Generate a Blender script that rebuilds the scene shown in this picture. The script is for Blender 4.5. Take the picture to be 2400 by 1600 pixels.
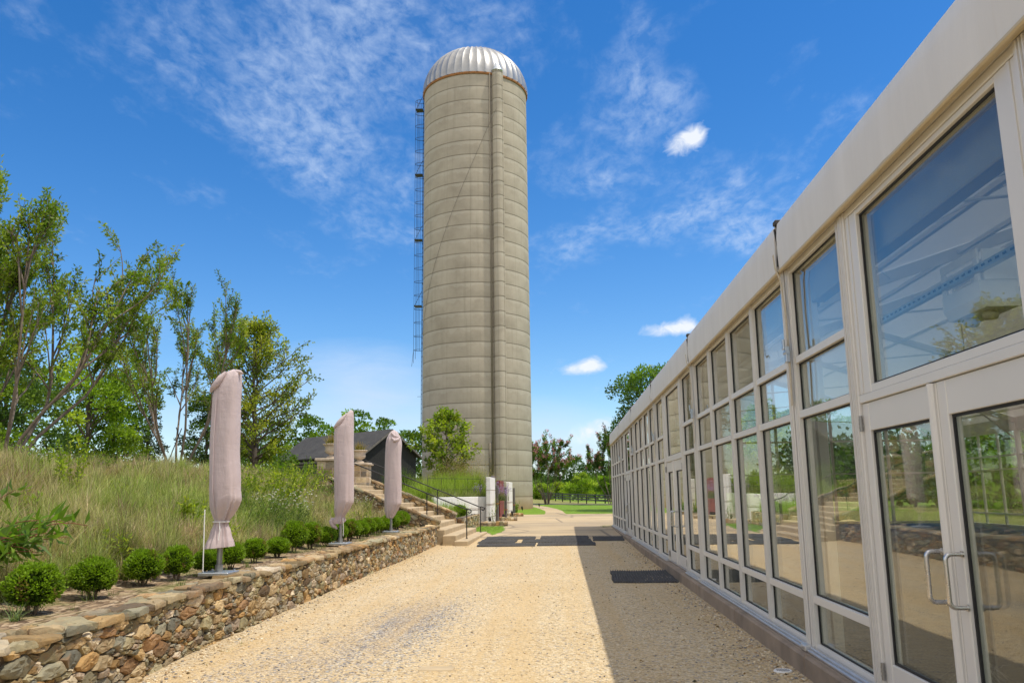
import bpy, math, random
import numpy as np
from mathutils import Vector, Matrix

# ------------------------------------------------------------------ camera, sky, sun
SC = bpy.context.scene
for o in list(bpy.data.objects):
    bpy.data.objects.remove(o)
C = SC.collection
R = math.radians
EYE = 1.66
cam_d = bpy.data.cameras.new('camera')
cam = bpy.data.objects.new('camera', cam_d)
C.objects.link(cam)
SC.camera = cam
cam_d.sensor_width = 36.0
cam_d.lens = 29.064
cam_d.clip_start = 0.05
cam_d.clip_end = 5000
_pi, _ya, _ro = 0.182998821, 0.0575810123, -0.0131195689
_f = Vector((-math.sin(_ya) * math.cos(_pi), math.cos(_ya) * math.cos(_pi), math.sin(_pi)))
_r = Vector((math.cos(_ya), math.sin(_ya), 0))
_u = _r.cross(_f)
_r2 = _r * math.cos(_ro) + _u * math.sin(_ro)
_u2 = -_r * math.sin(_ro) + _u * math.cos(_ro)
cam.matrix_world = Matrix(((_r2.x, _u2.x, -_f.x, 0), (_r2.y, _u2.y, -_f.y, 0), (_r2.z, _u2.z, -_f.z, EYE), (0, 0, 0, 1)))

SUN_EL, SUN_ROT = R(66.8), R(99.0)
sunvec = Vector((math.sin(SUN_ROT) * math.cos(SUN_EL), math.cos(SUN_ROT) * math.cos(SUN_EL), math.sin(SUN_EL)))
sl = bpy.data.lights.new('sun', 'SUN')
sl.energy = 3.1
sl.angle = R(0.5)
sl.color = (1.0, 0.92, 0.78)
so = bpy.data.objects.new('sun', sl)
so.rotation_euler = (-sunvec).to_track_quat('-Z', 'Y').to_euler()
so.location = (30, 10, 60)
C.objects.link(so)

SC.view_settings.view_transform = 'Standard'
SC.view_settings.look = 'None'
SC.view_settings.exposure = 0.36
SC.view_settings.gamma = 1.0
SC.cycles.max_bounces = 10
SC.cycles.transparent_max_bounces = 24
SC.cycles.glossy_bounces = 4
SC.cycles.diffuse_bounces = 3
SC.cycles.sample_clamp_indirect = 6


class NT:
    """small helper around a node tree"""
    def __init__(s, nt):
        s.nt = nt

    def n(s, t, ins=None, **props):
        nd = s.nt.nodes.new(t)
        for k, v in props.items():
            setattr(nd, k, v)
        for k, v in (ins or {}).items():
            s.set(nd, k, v)
        return nd

    def set(s, nd, k, v):
        sock = nd.inputs[k]
        if isinstance(v, bpy.types.NodeSocket):
            s.nt.links.new(v, sock)
        elif isinstance(v, bpy.types.Node):
            s.nt.links.new(v.outputs[0], sock)
        else:
            if hasattr(sock.default_value, '__len__') and not hasattr(v, '__len__'):
                v = (v,) * len(sock.default_value)
            if hasattr(sock.default_value, '__len__') and len(sock.default_value) == 4 and len(v) == 3:
                v = (*v, 1)
            sock.default_value = v

    def math(s, op, a, b=None, c=None, clamp=False):
        nd = s.n('ShaderNodeMath', operation=op, use_clamp=clamp)
        s.set(nd, 0, a)
        if b is not None:
            s.set(nd, 1, b)
        if c is not None:
            s.set(nd, 2, c)
        return nd.outputs[0]

    def mix(s, fac, a, b, mode='MIX'):
        nd = s.n('ShaderNodeMix', data_type='RGBA', blend_type=mode)
        s.set(nd, 0, fac)
        s.set(nd, 6, a)
        s.set(nd, 7, b)
        return nd.outputs[2]

    def ramp(s, fac, stops, interp='LINEAR'):
        nd = s.n('ShaderNodeValToRGB')
        cr = nd.color_ramp
        cr.interpolation = interp
        while len(cr.elements) < len(stops):
            cr.elements.new(0.5)
        for e, (p, c) in zip(cr.elements, stops):
            e.position = p
            if not hasattr(c, '__len__'):
                c = (c, c, c)
            e.color = (*c, 1) if len(c) == 3 else c
        s.set(nd, 0, fac)
        return nd.outputs[0]

    def noise(s, vec, scale, detail=4, rough=.55, dist=0.0, out=0):
        nd = s.n('ShaderNodeTexNoise', {'Scale': scale, 'Detail': detail, 'Roughness': rough, 'Distortion': dist})
        if vec is not None:
            s.set(nd, 'Vector', vec)
        return nd.outputs[out]

    def voro(s, vec, scale, out=0, feature='F1', rand=1.0):
        nd = s.n('ShaderNodeTexVoronoi', {'Scale': scale, 'Randomness': rand}, feature=feature)
        s.set(nd, 'Vector', vec)
        return nd.outputs[out]

    def mapv(s, vec, scale=(1, 1, 1), loc=(0, 0, 0), rot=(0, 0, 0)):
        nd = s.n('ShaderNodeMapping', {'Scale': scale, 'Location': loc, 'Rotation': rot})
        s.set(nd, 'Vector', vec)
        return nd.outputs[0]

    def bump(s, h, strength=.3, dist=.01, normal=None):
        nd = s.n('ShaderNodeBump', {'Strength': strength, 'Distance': dist, 'Height': h})
        if normal is not None:
            s.set(nd, 'Normal', normal)
        return nd.outputs[0]


# ---- world: Nishita sky with cirrus and small cumulus placed by compass direction
W = bpy.data.worlds.new('World')
SC.world = W
W.use_nodes = True
wt = NT(W.node_tree)
W.node_tree.nodes.clear()
sky = wt.n('ShaderNodeTexSky', sky_type='NISHITA', sun_disc=False, sun_elevation=SUN_EL, sun_rotation=SUN_ROT,
           air_density=1.0, dust_density=0.25, ozone_density=3.0, altitude=200)
geo = wt.n('ShaderNodeTexCoord')
D = geo.outputs['Generated']
sep = wt.n('ShaderNodeSeparateXYZ', {0: D})
dx, dy, dz = sep.outputs
az = wt.math('ARCTAN2', dx, dy)
el = wt.math('ARCSINE', dz)
# deeper, more saturated blue, paler at the horizon (air itself)
hs = wt.n('ShaderNodeHueSaturation', {'Hue': 0.505, 'Saturation': 1.36, 'Value': 1.18, 'Color': sky.outputs[0]})


def blob(a, e, wa, we, amp=1.0):
    """soft elliptical patch of sky, centre azimuth/elevation and widths in degrees"""
    da = wt.math('DIVIDE', wt.math('SUBTRACT', az, R(a)), R(wa))
    de = wt.math('DIVIDE', wt.math('SUBTRACT', el, R(e)), R(we))
    q = wt.math('ADD', wt.math('MULTIPLY', da, da), wt.math('MULTIPLY', de, de))
    return wt.math('MULTIPLY', wt.math('EXPONENT', wt.math('MULTIPLY', q, -1.0)), amp)


def addall(l):
    r = l[0]
    for x in l[1:]:
        r = wt.math('ADD', r, x)
    return r


# cirrus: planar projection so that wisps shrink towards the horizon
iz = wt.math('DIVIDE', 1.0, wt.math('ADD', wt.math('MAXIMUM', dz, 0.0), 0.16))
cv = wt.n('ShaderNodeCombineXYZ', {0: wt.math('MULTIPLY', dx, iz), 1: wt.math('MULTIPLY', dy, iz), 2: 0.0}).outputs[0]
warp = wt.noise(cv, 2.2, 3, .5, 0, 1)
cvw = wt.mix(0.06, cv, warp, 'LINEAR_LIGHT')
n1 = wt.noise(wt.mapv(cvw, (2.2, 1.5, 1), rot=(0, 0, .5)), 3.0, 7, .6)
n2 = wt.noise(wt.mapv(cvw, (13.0, 8.0, 1), rot=(0, 0, .5)), 2.4, 6, .62, .25)
n3 = wt.noise(wt.mapv(cvw, (1, 1, 1), loc=(3, 1, 0)), 1.3, 4, .6)
cir = n1
m_cir = addall([wt.math('MULTIPLY', n3, .06)] + [blob(*b) for b in (
    (-24.8, 29, 9, 5, .25), (-17, 26.5, 7, 5, .27), (-12, 32, 10, 5, .27), (-14.4, 21.5, 5, 3.5, .23), (-13.2, 18.3, 3, 3, .19), (-19, 23, 4, 3, .14), (-5, 33, 6, 4, .2),
    (2.5, 22, 4.5, 3.2, .30), (8.3, 26, 3.5, 3, .29), (5.8, 28.3, 3, 3, .2), (6.8, 31.5, 2, 2, .26), (12.4, 19.4, 3, 2.5, .25), (8.8, 19.6, 2.5, 2, .26), (14, 17.6, 4, 2, .24),
    (6.7, 17.3, 2.4, 1.6, .27), (-.4, 16.2, 3, 1.6, .24), (17.5, 21.7, 2.5, 2.5, .24), (20.6, 22.6, 2, 2, .2), (3.2, 17.9, 2, 1.5, .22), (12.8, 16.5, 2, 1.2, .24), (-36, 28, 8, 4, .08))])
cirb = wt.n('ShaderNodeMapRange', {0: wt.math('ADD', cir, m_cir), 1: .63, 2: .99, 3: 0.0, 4: 1.0}, clamp=True).outputs[0]
cird = wt.n('ShaderNodeMapRange', {0: wt.math('ADD', n2, wt.math('MULTIPLY', cirb, .12)), 1: .44, 2: .78, 3: 0.10, 4: 1.0}, clamp=True).outputs[0]
cirm = wt.math('MULTIPLY', wt.math('MULTIPLY', cirb, cird), .48)
# haze bank of thin cloud low behind the silo and the barn
low = addall([blob(*b) for b in ((-15, 9, 6, 2, .48), (-11.7, 7.3, 4, 2, .42), (-13, 4.5, 10, 2.2, .42), (-30, 11, 6, 2, .38), (-24, 5, 12, 3, .45), (-1, 4.5, 5, 2.5, .42), (4, 2.5, 8, 2, .42), (0, .8, 60, 2.2, .3))])
lown = wt.noise(wt.mapv(wt.n('ShaderNodeCombineXYZ', {0: az, 1: el, 2: 0}).outputs[0], (7, 30, 1)), 1.0, 6, .6, .6)
lowm = wt.n('ShaderNodeMapRange', {0: wt.math('MULTIPLY', low, wt.math('ADD', lown, .25)), 1: .16, 2: .75, 3: 0.0, 4: .8}, clamp=True).outputs[0]
# small cumulus
cn = wt.noise(wt.mapv(wt.n('ShaderNodeCombineXYZ', {0: az, 1: el, 2: 0}).outputs[0], (44, 62, 1)), 1.0, 8, .6, .6)
cum = addall([blob(*b) for b in ((9.2, 23.4, 1.7, 1.0, 1.05), (10.3, 23.9, .9, .9, .8), (7.4, 11.0, 2.1, .6, 1.1), (8.9, 11.4, 1.0, .75, .9), (1.3, 8.5, 2.1, .55, 1.05),
                                 (2.3, 8.9, .9, .7, .8), (1.5, 3.9, 1.6, .9, 1.0), (3.0, 4.7, 1.2, .9, .9), (16.9, 20.2, .8, .5, .6), (14.4, 18.1, .9, .5, .55))])
cumm = wt.n('ShaderNodeMapRange', {0: wt.math('SUBTRACT', cum, wt.math('MULTIPLY', cn, 1.5)), 1: -.22, 2: .55, 3: 0.0, 4: .92}, clamp=True).outputs[0]
# broken warm cloud added out of view, overhead and behind, to fill the shade
bk = wt.n('ShaderNodeMapRange', {0: dy, 1: .25, 2: -.15, 3: 0.0, 4: 1.0}, clamp=True).outputs[0]
ze = wt.n('ShaderNodeMapRange', {0: dz, 1: .72, 2: .86, 3: 0.0, 4: 1.0}, clamp=True).outputs[0]
bkn = wt.noise(D, 2.2, 6, .6, .3)
bkm = wt.math('MULTIPLY', wt.math('MAXIMUM', bk, ze), wt.n('ShaderNodeMapRange', {0: bkn, 1: .36, 2: .58, 3: 0.12, 4: .86}, clamp=True).outputs[0])
cl = wt.math('MAXIMUM', wt.math('MAXIMUM', cirm, lowm), wt.math('MAXIMUM', cumm, bkm))
ccol = wt.mix(wt.math('MULTIPLY', cumm, .9), (4.6, 5.6, 7.2), (7.2, 7.3, 7.5))
ccol = wt.mix(bkm, ccol, (13.0, 11.6, 9.6))
skyc = wt.mix(cl, hs.outputs[0], ccol)
bg = wt.n('ShaderNodeBackground', {'Color': skyc, 'Strength': 0.11})
wo = wt.n('ShaderNodeOutputWorld', {0: bg.outputs[0]})

# ------------------------------------------------------------------ helpers
rnd = random.Random(7)
rng = np.random.default_rng(11)
MATS = {}


def newmat(name):
    m = bpy.data.materials.new(name)
    m.use_nodes = True
    t = NT(m.node_tree)
    b = m.node_tree.nodes['Principled BSDF']
    MATS[name] = m
    return m, t, b


def simple(name, col, rough=.6, metal=0.0, var=.12, scale=6.0, bump=.0, bscale=40, spec=.5, coords='Object'):
    m, t, b = newmat(name)
    co = t.n('ShaderNodeTexCoord').outputs[coords]
    n = t.noise(co, scale, 5, .6)
    c = t.ramp(n, [(.25, tuple(x * (1 - var) for x in col)), (.75, tuple(min(1, x * (1 + var)) for x in col))])
    t.set(b, 'Base Color', c)
    t.set(b, 'Roughness', t.math('ADD', rough - .06, t.math('MULTIPLY', n, .12)))
    t.set(b, 'Metallic', metal)
    t.set(b, 'Specular IOR Level', spec)
    if bump:
        t.set(b, 'Normal', t.bump(t.noise(co, bscale, 4, .6), bump, .01))
    return m


def set_props(o, label=None, cat=None, group=None, kind=None):
    if label:
        o['label'] = label
    if cat:
        o['category'] = cat
    if group:
        o['group'] = group
    if kind:
        o['kind'] = kind
    return o


def thing(name, label, cat, loc=(0, 0, 0), rz=0, group=None):
    o = bpy.data.objects.new(name, None)
    C.objects.link(o)
    o.location = loc
    o.rotation_euler = (0, 0, rz)
    o.empty_display_size = .2
    return set_props(o, label, cat, group)


def dup(root, loc=None, rz=None, label=None, group=None, scale=None):
    c = root.copy()
    C.objects.link(c)
    if loc is not None:
        c.location = loc
    if rz is not None:
        c.rotation_euler = (0, 0, rz)
    if scale is not None:
        c.scale = scale
    if label:
        c['label'] = label
    if group:
        c['group'] = group
    for ch in list(root.children):
        d = ch.copy()
        C.objects.link(d)
        d.parent = c
        for g in list(ch.children):
            e = g.copy()
            C.objects.link(e)
            e.parent = d
    return c


class MB:
    """collects shapes, builds ONE mesh object"""
    def __init__(s):
        s.v, s.f, s.m, s.col = [], [], [], []
        s.mi = 0
        s.c = (1, 1, 1)

    def add(s, vs, fs, mi=None, c=None):
        b = len(s.v)
        s.v.extend([tuple(v) for v in vs])
        s.col.extend([c or s.c] * len(vs))
        for f in fs:
            s.f.append(tuple(i + b for i in f))
            s.m.append(s.mi if mi is None else mi)

    def box(s, x0, x1, y0, y1, z0, z1, mi=None, M=None, bev=0.0, c=None):
        if bev > 0:
            e = min(bev, (x1 - x0) * .45, (y1 - y0) * .45, (z1 - z0) * .45)
            vs, idx = [], {}
            for sx in (0, 1):
                for sy in (0, 1):
                    for sz in (0, 1):
                        X = (x0, x1)[sx]; Y = (y0, y1)[sy]; Z = (z0, z1)[sz]
                        ix = e * (1, -1)[sx]; iy = e * (1, -1)[sy]; iz_ = e * (1, -1)[sz]
                        for ax, p in enumerate(((X, Y + iy, Z + iz_), (X + ix, Y, Z + iz_), (X + ix, Y + iy, Z))):
                            idx[sx, sy, sz, ax] = len(vs)
                            vs.append(p)
            fs = []
            for k in (0, 1):
                q = [idx[k, a, b_, 0] for a, b_ in ((0, 0), (1, 0), (1, 1), (0, 1))]
                fs.append(q if k else q[::-1])
                q = [idx[a, k, b_, 1] for a, b_ in ((0, 0), (1, 0), (1, 1), (0, 1))]
                fs.append(q[::-1] if k else q)
                q = [idx[a, b_, k, 2] for a, b_ in ((0, 0), (1, 0), (1, 1), (0, 1))]
                fs.append(q if k else q[::-1])
            for a in (0, 1):
                for b_ in (0, 1):
                    q = [idx[a, b_, 0, 0], idx[a, b_, 1, 0], idx[a, b_, 1, 1], idx[a, b_, 0, 1]]
                    fs.append(q if (a + b_) % 2 == 0 else q[::-1])
                    q = [idx[a, 0, b_, 0], idx[a, 0, b_, 2], idx[a, 1, b_, 2], idx[a, 1, b_, 0]]
                    fs.append(q if (a + b_) % 2 == 0 else q[::-1])
                    q = [idx[0, a, b_, 1], idx[1, a, b_, 1], idx[1, a, b_, 2], idx[0, a, b_, 2]]
                    fs.append(q if (a + b_) % 2 == 0 else q[::-1])
                    for d_ in (0, 1):
                        q = [idx[a, b_, d_, 0], idx[a, b_, d_, 1], idx[a, b_, d_, 2]]
                        fs.append(q if (a + b_ + d_) % 2 == 0 else q[::-1])
        else:
            vs = [(x, y, z) for x in (x0, x1) for y in (y0, y1) for z in (z0, z1)]
            fs = [(0, 1, 3, 2), (4, 6, 7, 5), (0, 4, 5, 1), (2, 3, 7, 6), (0, 2, 6, 4), (1, 5, 7, 3)]
        if M is not None:
            vs = [M @ Vector(v) for v in vs]
        s.add(vs, fs, mi, c)

    def tube(s, pts, rad, n=8, mi=None, cap=True, c=None):
        pts = [Vector(p) for p in pts]
        if not hasattr(rad, '__len__'):
            rad = [rad] * len(pts)
        vs, fs = [], []
        prev = None
        for i, p in enumerate(pts):
            d = (pts[min(i + 1, len(pts) - 1)] - pts[max(i - 1, 0)])
            d = d.normalized() if d.length > 1e-9 else Vector((0, 0, 1))
            if prev is None:
                a = d.orthogonal().normalized()
            else:
                a = (prev - d * prev.dot(d))
                a = a.normalized() if a.length > 1e-6 else d.orthogonal().normalized()
            prev = a
            b = d.cross(a)
            for k in range(n):
                t = 2 * math.pi * k / n
                vs.append(p + (a * math.cos(t) + b * math.sin(t)) * rad[i])
        for i in range(len(pts) - 1):
            for k in range(n):
                k2 = (k + 1) % n
                fs.append((i * n + k, i * n + k2, (i + 1) * n + k2, (i + 1) * n + k))
        if cap:
            fs.append(tuple(range(n))[::-1])
            fs.append(tuple((len(pts) - 1) * n + k for k in range(n)))
        s.add(vs, fs, mi, c)

    def lathe(s, prof, n=32, mi=None, c=(0, 0), col=None):
        vs, fs = [], []
        for r, z in prof:
            for k in range(n):
                t = 2 * math.pi * k / n
                vs.append((c[0] + r * math.cos(t), c[1] + r * math.sin(t), z))
        for i in range(len(prof) - 1):
            for k in range(n):
                k2 = (k + 1) % n
                fs.append((i * n + k, i * n + k2, (i + 1) * n + k2, (i + 1) * n + k))
        s.add(vs, fs, mi, col)

    def build(s, name, mats, parent=None, smooth=False, auto=None):
        me = bpy.data.meshes.new(name)
        me.from_pydata(s.v, [], s.f)
        if not isinstance(mats, (list, tuple)):
            mats = [mats]
        for m in mats:
            me.materials.append(m)
        if len(mats) > 1:
            me.polygons.foreach_set('material_index', s.m)
        ca = me.color_attributes.new('Col', 'FLOAT_COLOR', 'POINT')
        arr = np.ones((len(s.v), 4), np.float32)
        arr[:, :3] = np.array(s.col, np.float32)[:, :3]
        ca.data.foreach_set('color', arr.ravel())
        if smooth:
            me.polygons.foreach_set('use_smooth', [True] * len(me.polygons))
            if auto is not None:
                me.set_sharp_from_angle(angle=R(auto))
        me.update()
        o = bpy.data.objects.new(name, me)
        C.objects.link(o)
        if parent is not None:
            o.parent = parent
        return o


def npmesh(name, V, Q, col, mats, parent=None, smooth=False, mi=None):
    """fast mesh of quads from numpy arrays"""
    me = bpy.data.meshes.new(name)
    V = np.ascontiguousarray(V, np.float32)
    Q = np.ascontiguousarray(Q, np.int32)
    me.vertices.add(len(V))
    me.vertices.foreach_set('co', V.ravel())
    me.loops.add(Q.size)
    me.loops.foreach_set('vertex_index', Q.ravel())
    me.polygons.add(len(Q))
    me.polygons.foreach_set('loop_start', np.arange(len(Q), dtype=np.int32) * 4)
    if not isinstance(mats, (list, tuple)):
        mats = [mats]
    for m in mats:
        me.materials.append(m)
    if mi is not None:
        me.polygons.foreach_set('material_index', np.ascontiguousarray(mi, np.int32))
    if smooth:
        me.polygons.foreach_set('use_smooth', np.ones(len(Q), bool))
    ca = me.color_attributes.new('Col', 'FLOAT_COLOR', 'POINT')
    arr = np.ones((len(V), 4), np.float32)
    arr[:, :3] = col
    ca.data.foreach_set('color', arr.ravel())
    me.update(calc_edges=True)
    o = bpy.data.objects.new(name, me)
    C.objects.link(o)
    if parent is not None:
        o.parent = parent
    return o


def unit(a):
    return a / np.maximum(np.linalg.norm(a, axis=-1, keepdims=True), 1e-9)


def leaf_arrays(P, Dr, L, Wd, col, fold=.25, droop=0.0):
    """diamond leaves: base P, direction Dr, length L, width Wd"""
    n = len(P)
    Dr = unit(Dr)
    ref = unit(rng.normal(size=(n, 3)))
    S = unit(np.cross(Dr, ref))
    Nn = np.cross(S, Dr)
    L = np.broadcast_to(np.asarray(L, float), (n,))[:, None]
    Wd = np.broadcast_to(np.asarray(Wd, float), (n,))[:, None]
    mid = P + Dr * L * .45 + Nn * Wd * fold
    tip = P + Dr * L - Nn * L * droop
    V = np.empty((n, 4, 3))
    V[:, 0] = P
    V[:, 1] = mid + S * Wd * .5
    V[:, 2] = tip
    V[:, 3] = mid - S * Wd * .5
    Q = np.arange(n * 4).reshape(n, 4)
    cc = np.repeat(np.asarray(col).reshape(-1, 3) * np.ones((n, 1)), 4, axis=0)
    return V.reshape(-1, 3), Q, cc


def blade_arrays(root, azim, lean, L, w, c0, c1, droop=.25, segs=3):
    """arching grass blades"""
    n = len(root)
    ts = np.linspace(0, 1, segs + 1)
    dirh = np.stack([np.cos(azim), np.sin(azim), np.zeros(n)], -1)
    side = np.stack([-np.sin(azim), np.cos(azim), np.zeros(n)], -1)
    V = np.empty((n, segs + 1, 2, 3))
    col = np.empty((n, segs + 1, 2, 3))
    L = np.broadcast_to(np.asarray(L, float), (n,))
    lean = np.broadcast_to(np.asarray(lean, float), (n,))
    w = np.broadcast_to(np.asarray(w, float), (n,))
    for i, t in enumerate(ts):
        h = L * np.sin(lean) * (t ** 1.5) + L * droop * .5 * t * t * np.sin(lean)
        z = L * np.cos(lean) * t - L * droop * t * t * np.sin(lean)
        p = root + dirh * h[:, None] + np.array([0, 0, 1.]) * z[:, None]
        ww = (w * (1.0 - .9 * t))[:, None]
        V[:, i, 0] = p + side * ww * .5
        V[:, i, 1] = p - side * ww * .5
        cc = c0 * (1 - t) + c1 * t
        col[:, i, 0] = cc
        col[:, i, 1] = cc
    base = (np.arange(n) * (segs + 1) * 2)[:, None, None]
    s = np.arange(segs)[None, :, None] * 2
    Q = base + s + np.array([0, 1, 3, 2])[None, None, :]
    return V.reshape(-1, 3), Q.reshape(-1, 4), col.reshape(-1, 3)


def join(parts):
    Vs, Qs, Cs = [], [], []
    b = 0
    for V, Q, c in parts:
        Vs.append(V)
        Qs.append(Q + b)
        Cs.append(c)
        b += len(V)
    return np.concatenate(Vs), np.concatenate(Qs), np.concatenate(Cs)


# ------------------------------------------------------------------ terrain
def g(y):
    if y < 24:
        return 0.0
    if y < 90:
        return .0115 * (y - 24)
    return .0115 * 66 + .0042 * (min(y, 400) - 90)


def sstep(t):
    t = max(0., min(1., t))
    return t * t * (3 - 2 * t)


def hill(x, y):
    t = max(0., min(1., (-5.25 - x) / 5.4))
    z = .635 + 1.58 * t ** .95
    z += .05 * math.sin(x * 1.7 + y * .9) * min(1, max(0, (-5.2 - x))) + .06 * math.sin(y * .55 + 1.3) * t
    if y > 42.9:
        z = max(z, 1.5)
    if y < 42.5:
        z = min(z, 2.75)
    w = sstep((y - 54) / 9)
    wx = sstep((-x - 13) / 5)
    base = g(y) * (1 - wx) + 2.1 * wx
    return z * (1 - w) + base * w


def dip(x, y):
    return .50 * sstep((y - 84) / 8) * sstep((x + 5) / 9) * (1 - sstep((y - 105) / 60))


def terr(x, y):
    if x > -4.4:
        return g(y) - dip(x, y)
    return hill(x, y)


# ------------------------------------------------------------------ materials
def leafmat(name, transl=.35, rough=.5, tint=(1.25, 1.35, .55), gain=1.0):
    m, t, b = newmat(name)
    vc = t.n('ShaderNodeVertexColor', layer_name='Col').outputs[0]
    vc = t.mix(1.0, vc, (gain, gain, gain), 'MULTIPLY')
    t.set(b, 'Base Color', vc)
    t.set(b, 'Roughness', rough)
    t.set(b, 'Specular IOR Level', .35)
    tr = t.n('ShaderNodeBsdfTranslucent', {'Color': t.mix(1.0, vc, tint, 'MULTIPLY')})
    mx = t.n('ShaderNodeMixShader', {0: transl, 1: b.outputs[0], 2: tr.outputs[0]})
    t.nt.links.new(mx.outputs[0], t.nt.nodes['Material Output'].inputs[0])
    return m


M_leaf = leafmat('leaf', .45, .45, gain=1.22)
M_grass = leafmat('grass blade', .42, .5, (1.25, 1.25, .8))
M_petal = leafmat('petal', .25, .7, (1, 1, 1))


def barkmat(name, c1, c2):
    m, t, b = newmat(name)
    co = t.n('ShaderNodeTexCoord').outputs['Object']
    n = t.noise(t.mapv(co, (8, 8, 2)), 2.0, 6, .6)
    t.set(b, 'Base Color', t.ramp(n, [(.3, c1), (.7, c2)]))
    t.set(b, 'Roughness', .8)
    t.set(b, 'Normal', t.bump(t.noise(t.mapv(co, (14, 14, 3)), 3.0, 5), .5, .01))
    return m


M_bark = barkmat('smooth tan bark', (.11, .082, .058), (.25, .195, .145))
M_barkd = barkmat('dark bark', (.055, .042, .034), (.14, .11, .09))


# gravel: individual pebbles, a bluish patch where the old stone shows, faint wheel tracks
def gravel():
    m, t, b = newmat('gravel')
    co = t.n('ShaderNodeTexCoord').outputs['Object']
    jit = t.mix(.02, co, t.noise(co, 30, 2, .5, 0, 1), 'LINEAR_LIGHT')
    v1 = t.n('ShaderNodeTexVoronoi', {'Scale': 46.0, 'Vector': jit})
    v2 = t.n('ShaderNodeTexVoronoi', {'Scale': 21.0, 'Vector': t.mapv(jit, loc=(4.3, 1.1, .2))})
    s1 = t.n('ShaderNodeSeparateXYZ', {0: v1.outputs['Color']}).outputs
    s2 = t.n('ShaderNodeSeparateXYZ', {0: v2.outputs['Color']}).outputs
    pal = [(0.0, (.27, .18, .09)), (.14, (.47, .335, .17)), (.35, (.64, .495, .285)), (.62, (.73, .59, .37)), (.86, (.83, .735, .54)), (.965, (.34, .31, .28)), (1.0, (.12, .11, .11))]
    c1 = t.ramp(s1[0], pal)
    c2 = t.ramp(s2[0], pal)
    c = t.mix(t.math('GREATER_THAN', s2[1], .84), c1, c2)
    # broad colour drift
    big = t.noise(co, .55, 5, .6)
    c = t.mix(.38, c, t.ramp(big, [(.3, (.57, .43, .24)), (.7, (.74, .61, .41))]))
    # blue-grey patch
    sp = t.n('ShaderNodeSeparateXYZ', {0: co}).outputs

    def patch(cx, cy, wx, wy, amp):
        a = t.math('DIVIDE', t.math('SUBTRACT', sp[0], cx), wx)
        e = t.math('DIVIDE', t.math('SUBTRACT', sp[1], cy), wy)
        return t.math('MULTIPLY', t.math('EXPONENT', t.math('MULTIPLY', t.math('ADD', t.math('MULTIPLY', a, a), t.math('MULTIPLY', e, e)), -1.0)), amp)
    pm = t.math('ADD', t.math('ADD', patch(-2.1, 11.4, .55, 2.2, .85), patch(-2.7, 8.6, .7, 1.5, .38)), t.math('ADD', patch(2.05, 9.0, .22, 3.0, .16), patch(2.05, 15, .2, 4.0, .14)))
    pm = t.math('ADD', pm, t.math('MULTIPLY', t.math('SUBTRACT', t.noise(co, 2.6, 5, .65), .5), t.math('MULTIPLY', pm, 2.0)))
    blue = t.ramp(s1[1], [(0, (.06, .065, .08)), (.4, (.16, .17, .20)), (.8, (.42, .41, .40)), (1, (.68, .62, .52))])
    c = t.mix(t.math('LESS_THAN', s1[2], t.math('ADD', pm, .045)), c, blue)
    # fines between pebbles
    dist = v1.outputs['Distance']
    gap = t.ramp(dist, [(.35, 0.0), (.8, 1.0)])
    c = t.mix(t.math('MULTIPLY', gap, .45), c, (.30, .21, .11))
    # tracks: slightly finer, browner bands running along the drive
    tr = t.noise(t.mapv(co, (1.7, .06, 1)), 1.0, 5, .6)
    c = t.mix(t.math('MULTIPLY', t.ramp(tr, [(.46, 0), (.62, 1)]), .5), c, (.58, .41, .20))
    t.set(b, 'Base Color', c)
    t.set(b, 'Roughness', .85)
    t.set(b, 'Specular IOR Level', .25)
    h = t.math('ADD', t.math('MULTIPLY', dist, -1.0), t.math('MULTIPLY', v2.outputs['Distance'], -.7))
    nb = t.bump(h, .75, .016)
    nb = t.bump(t.noise(co, 3.0, 5, .6), .35, .05, nb)
    t.set(b, 'Normal', nb)
    return m


M_gravel = gravel()


def concrete_pad():
    m, t, b = newmat('worn concrete')
    co = t.n('ShaderNodeTexCoord').outputs['Object']
    n = t.noise(co, .9, 6, .6)
    c = t.ramp(n, [(.3, (.43, .32, .18)), (.7, (.55, .425, .25))])
    st = t.noise(t.mapv(co, (.05, .30, 1)), 1.0, 6, .62, .4)
    c = t.mix(t.math('MULTIPLY', t.ramp(st, [(.47, 0), (.64, 1)]), .72), c, (.17, .14, .105))
    fine = t.noise(co, 22, 4, .7)
    c = t.mix(.25, c, t.ramp(fine, [(.3, (.28, .21, .13)), (.7, (.70, .57, .40))]))
    v = t.n('ShaderNodeTexVoronoi', {'Scale': .22, 'Vector': t.mix(.05, co, t.noise(co, 1.2, 4, .5, 0, 1), 'LINEAR_LIGHT')}, feature='DISTANCE_TO_EDGE')
    c = t.mix(t.ramp(v.outputs[0], [(.006, .7), (.016, 0.0)]), c, (.12, .1, .08))
    t.set(b, 'Base Color', c)
    t.set(b, 'Roughness', .85)
    t.set(b, 'Normal', t.bump(fine, .25, .01))
    return m


M_pad = concrete_pad()


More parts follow.
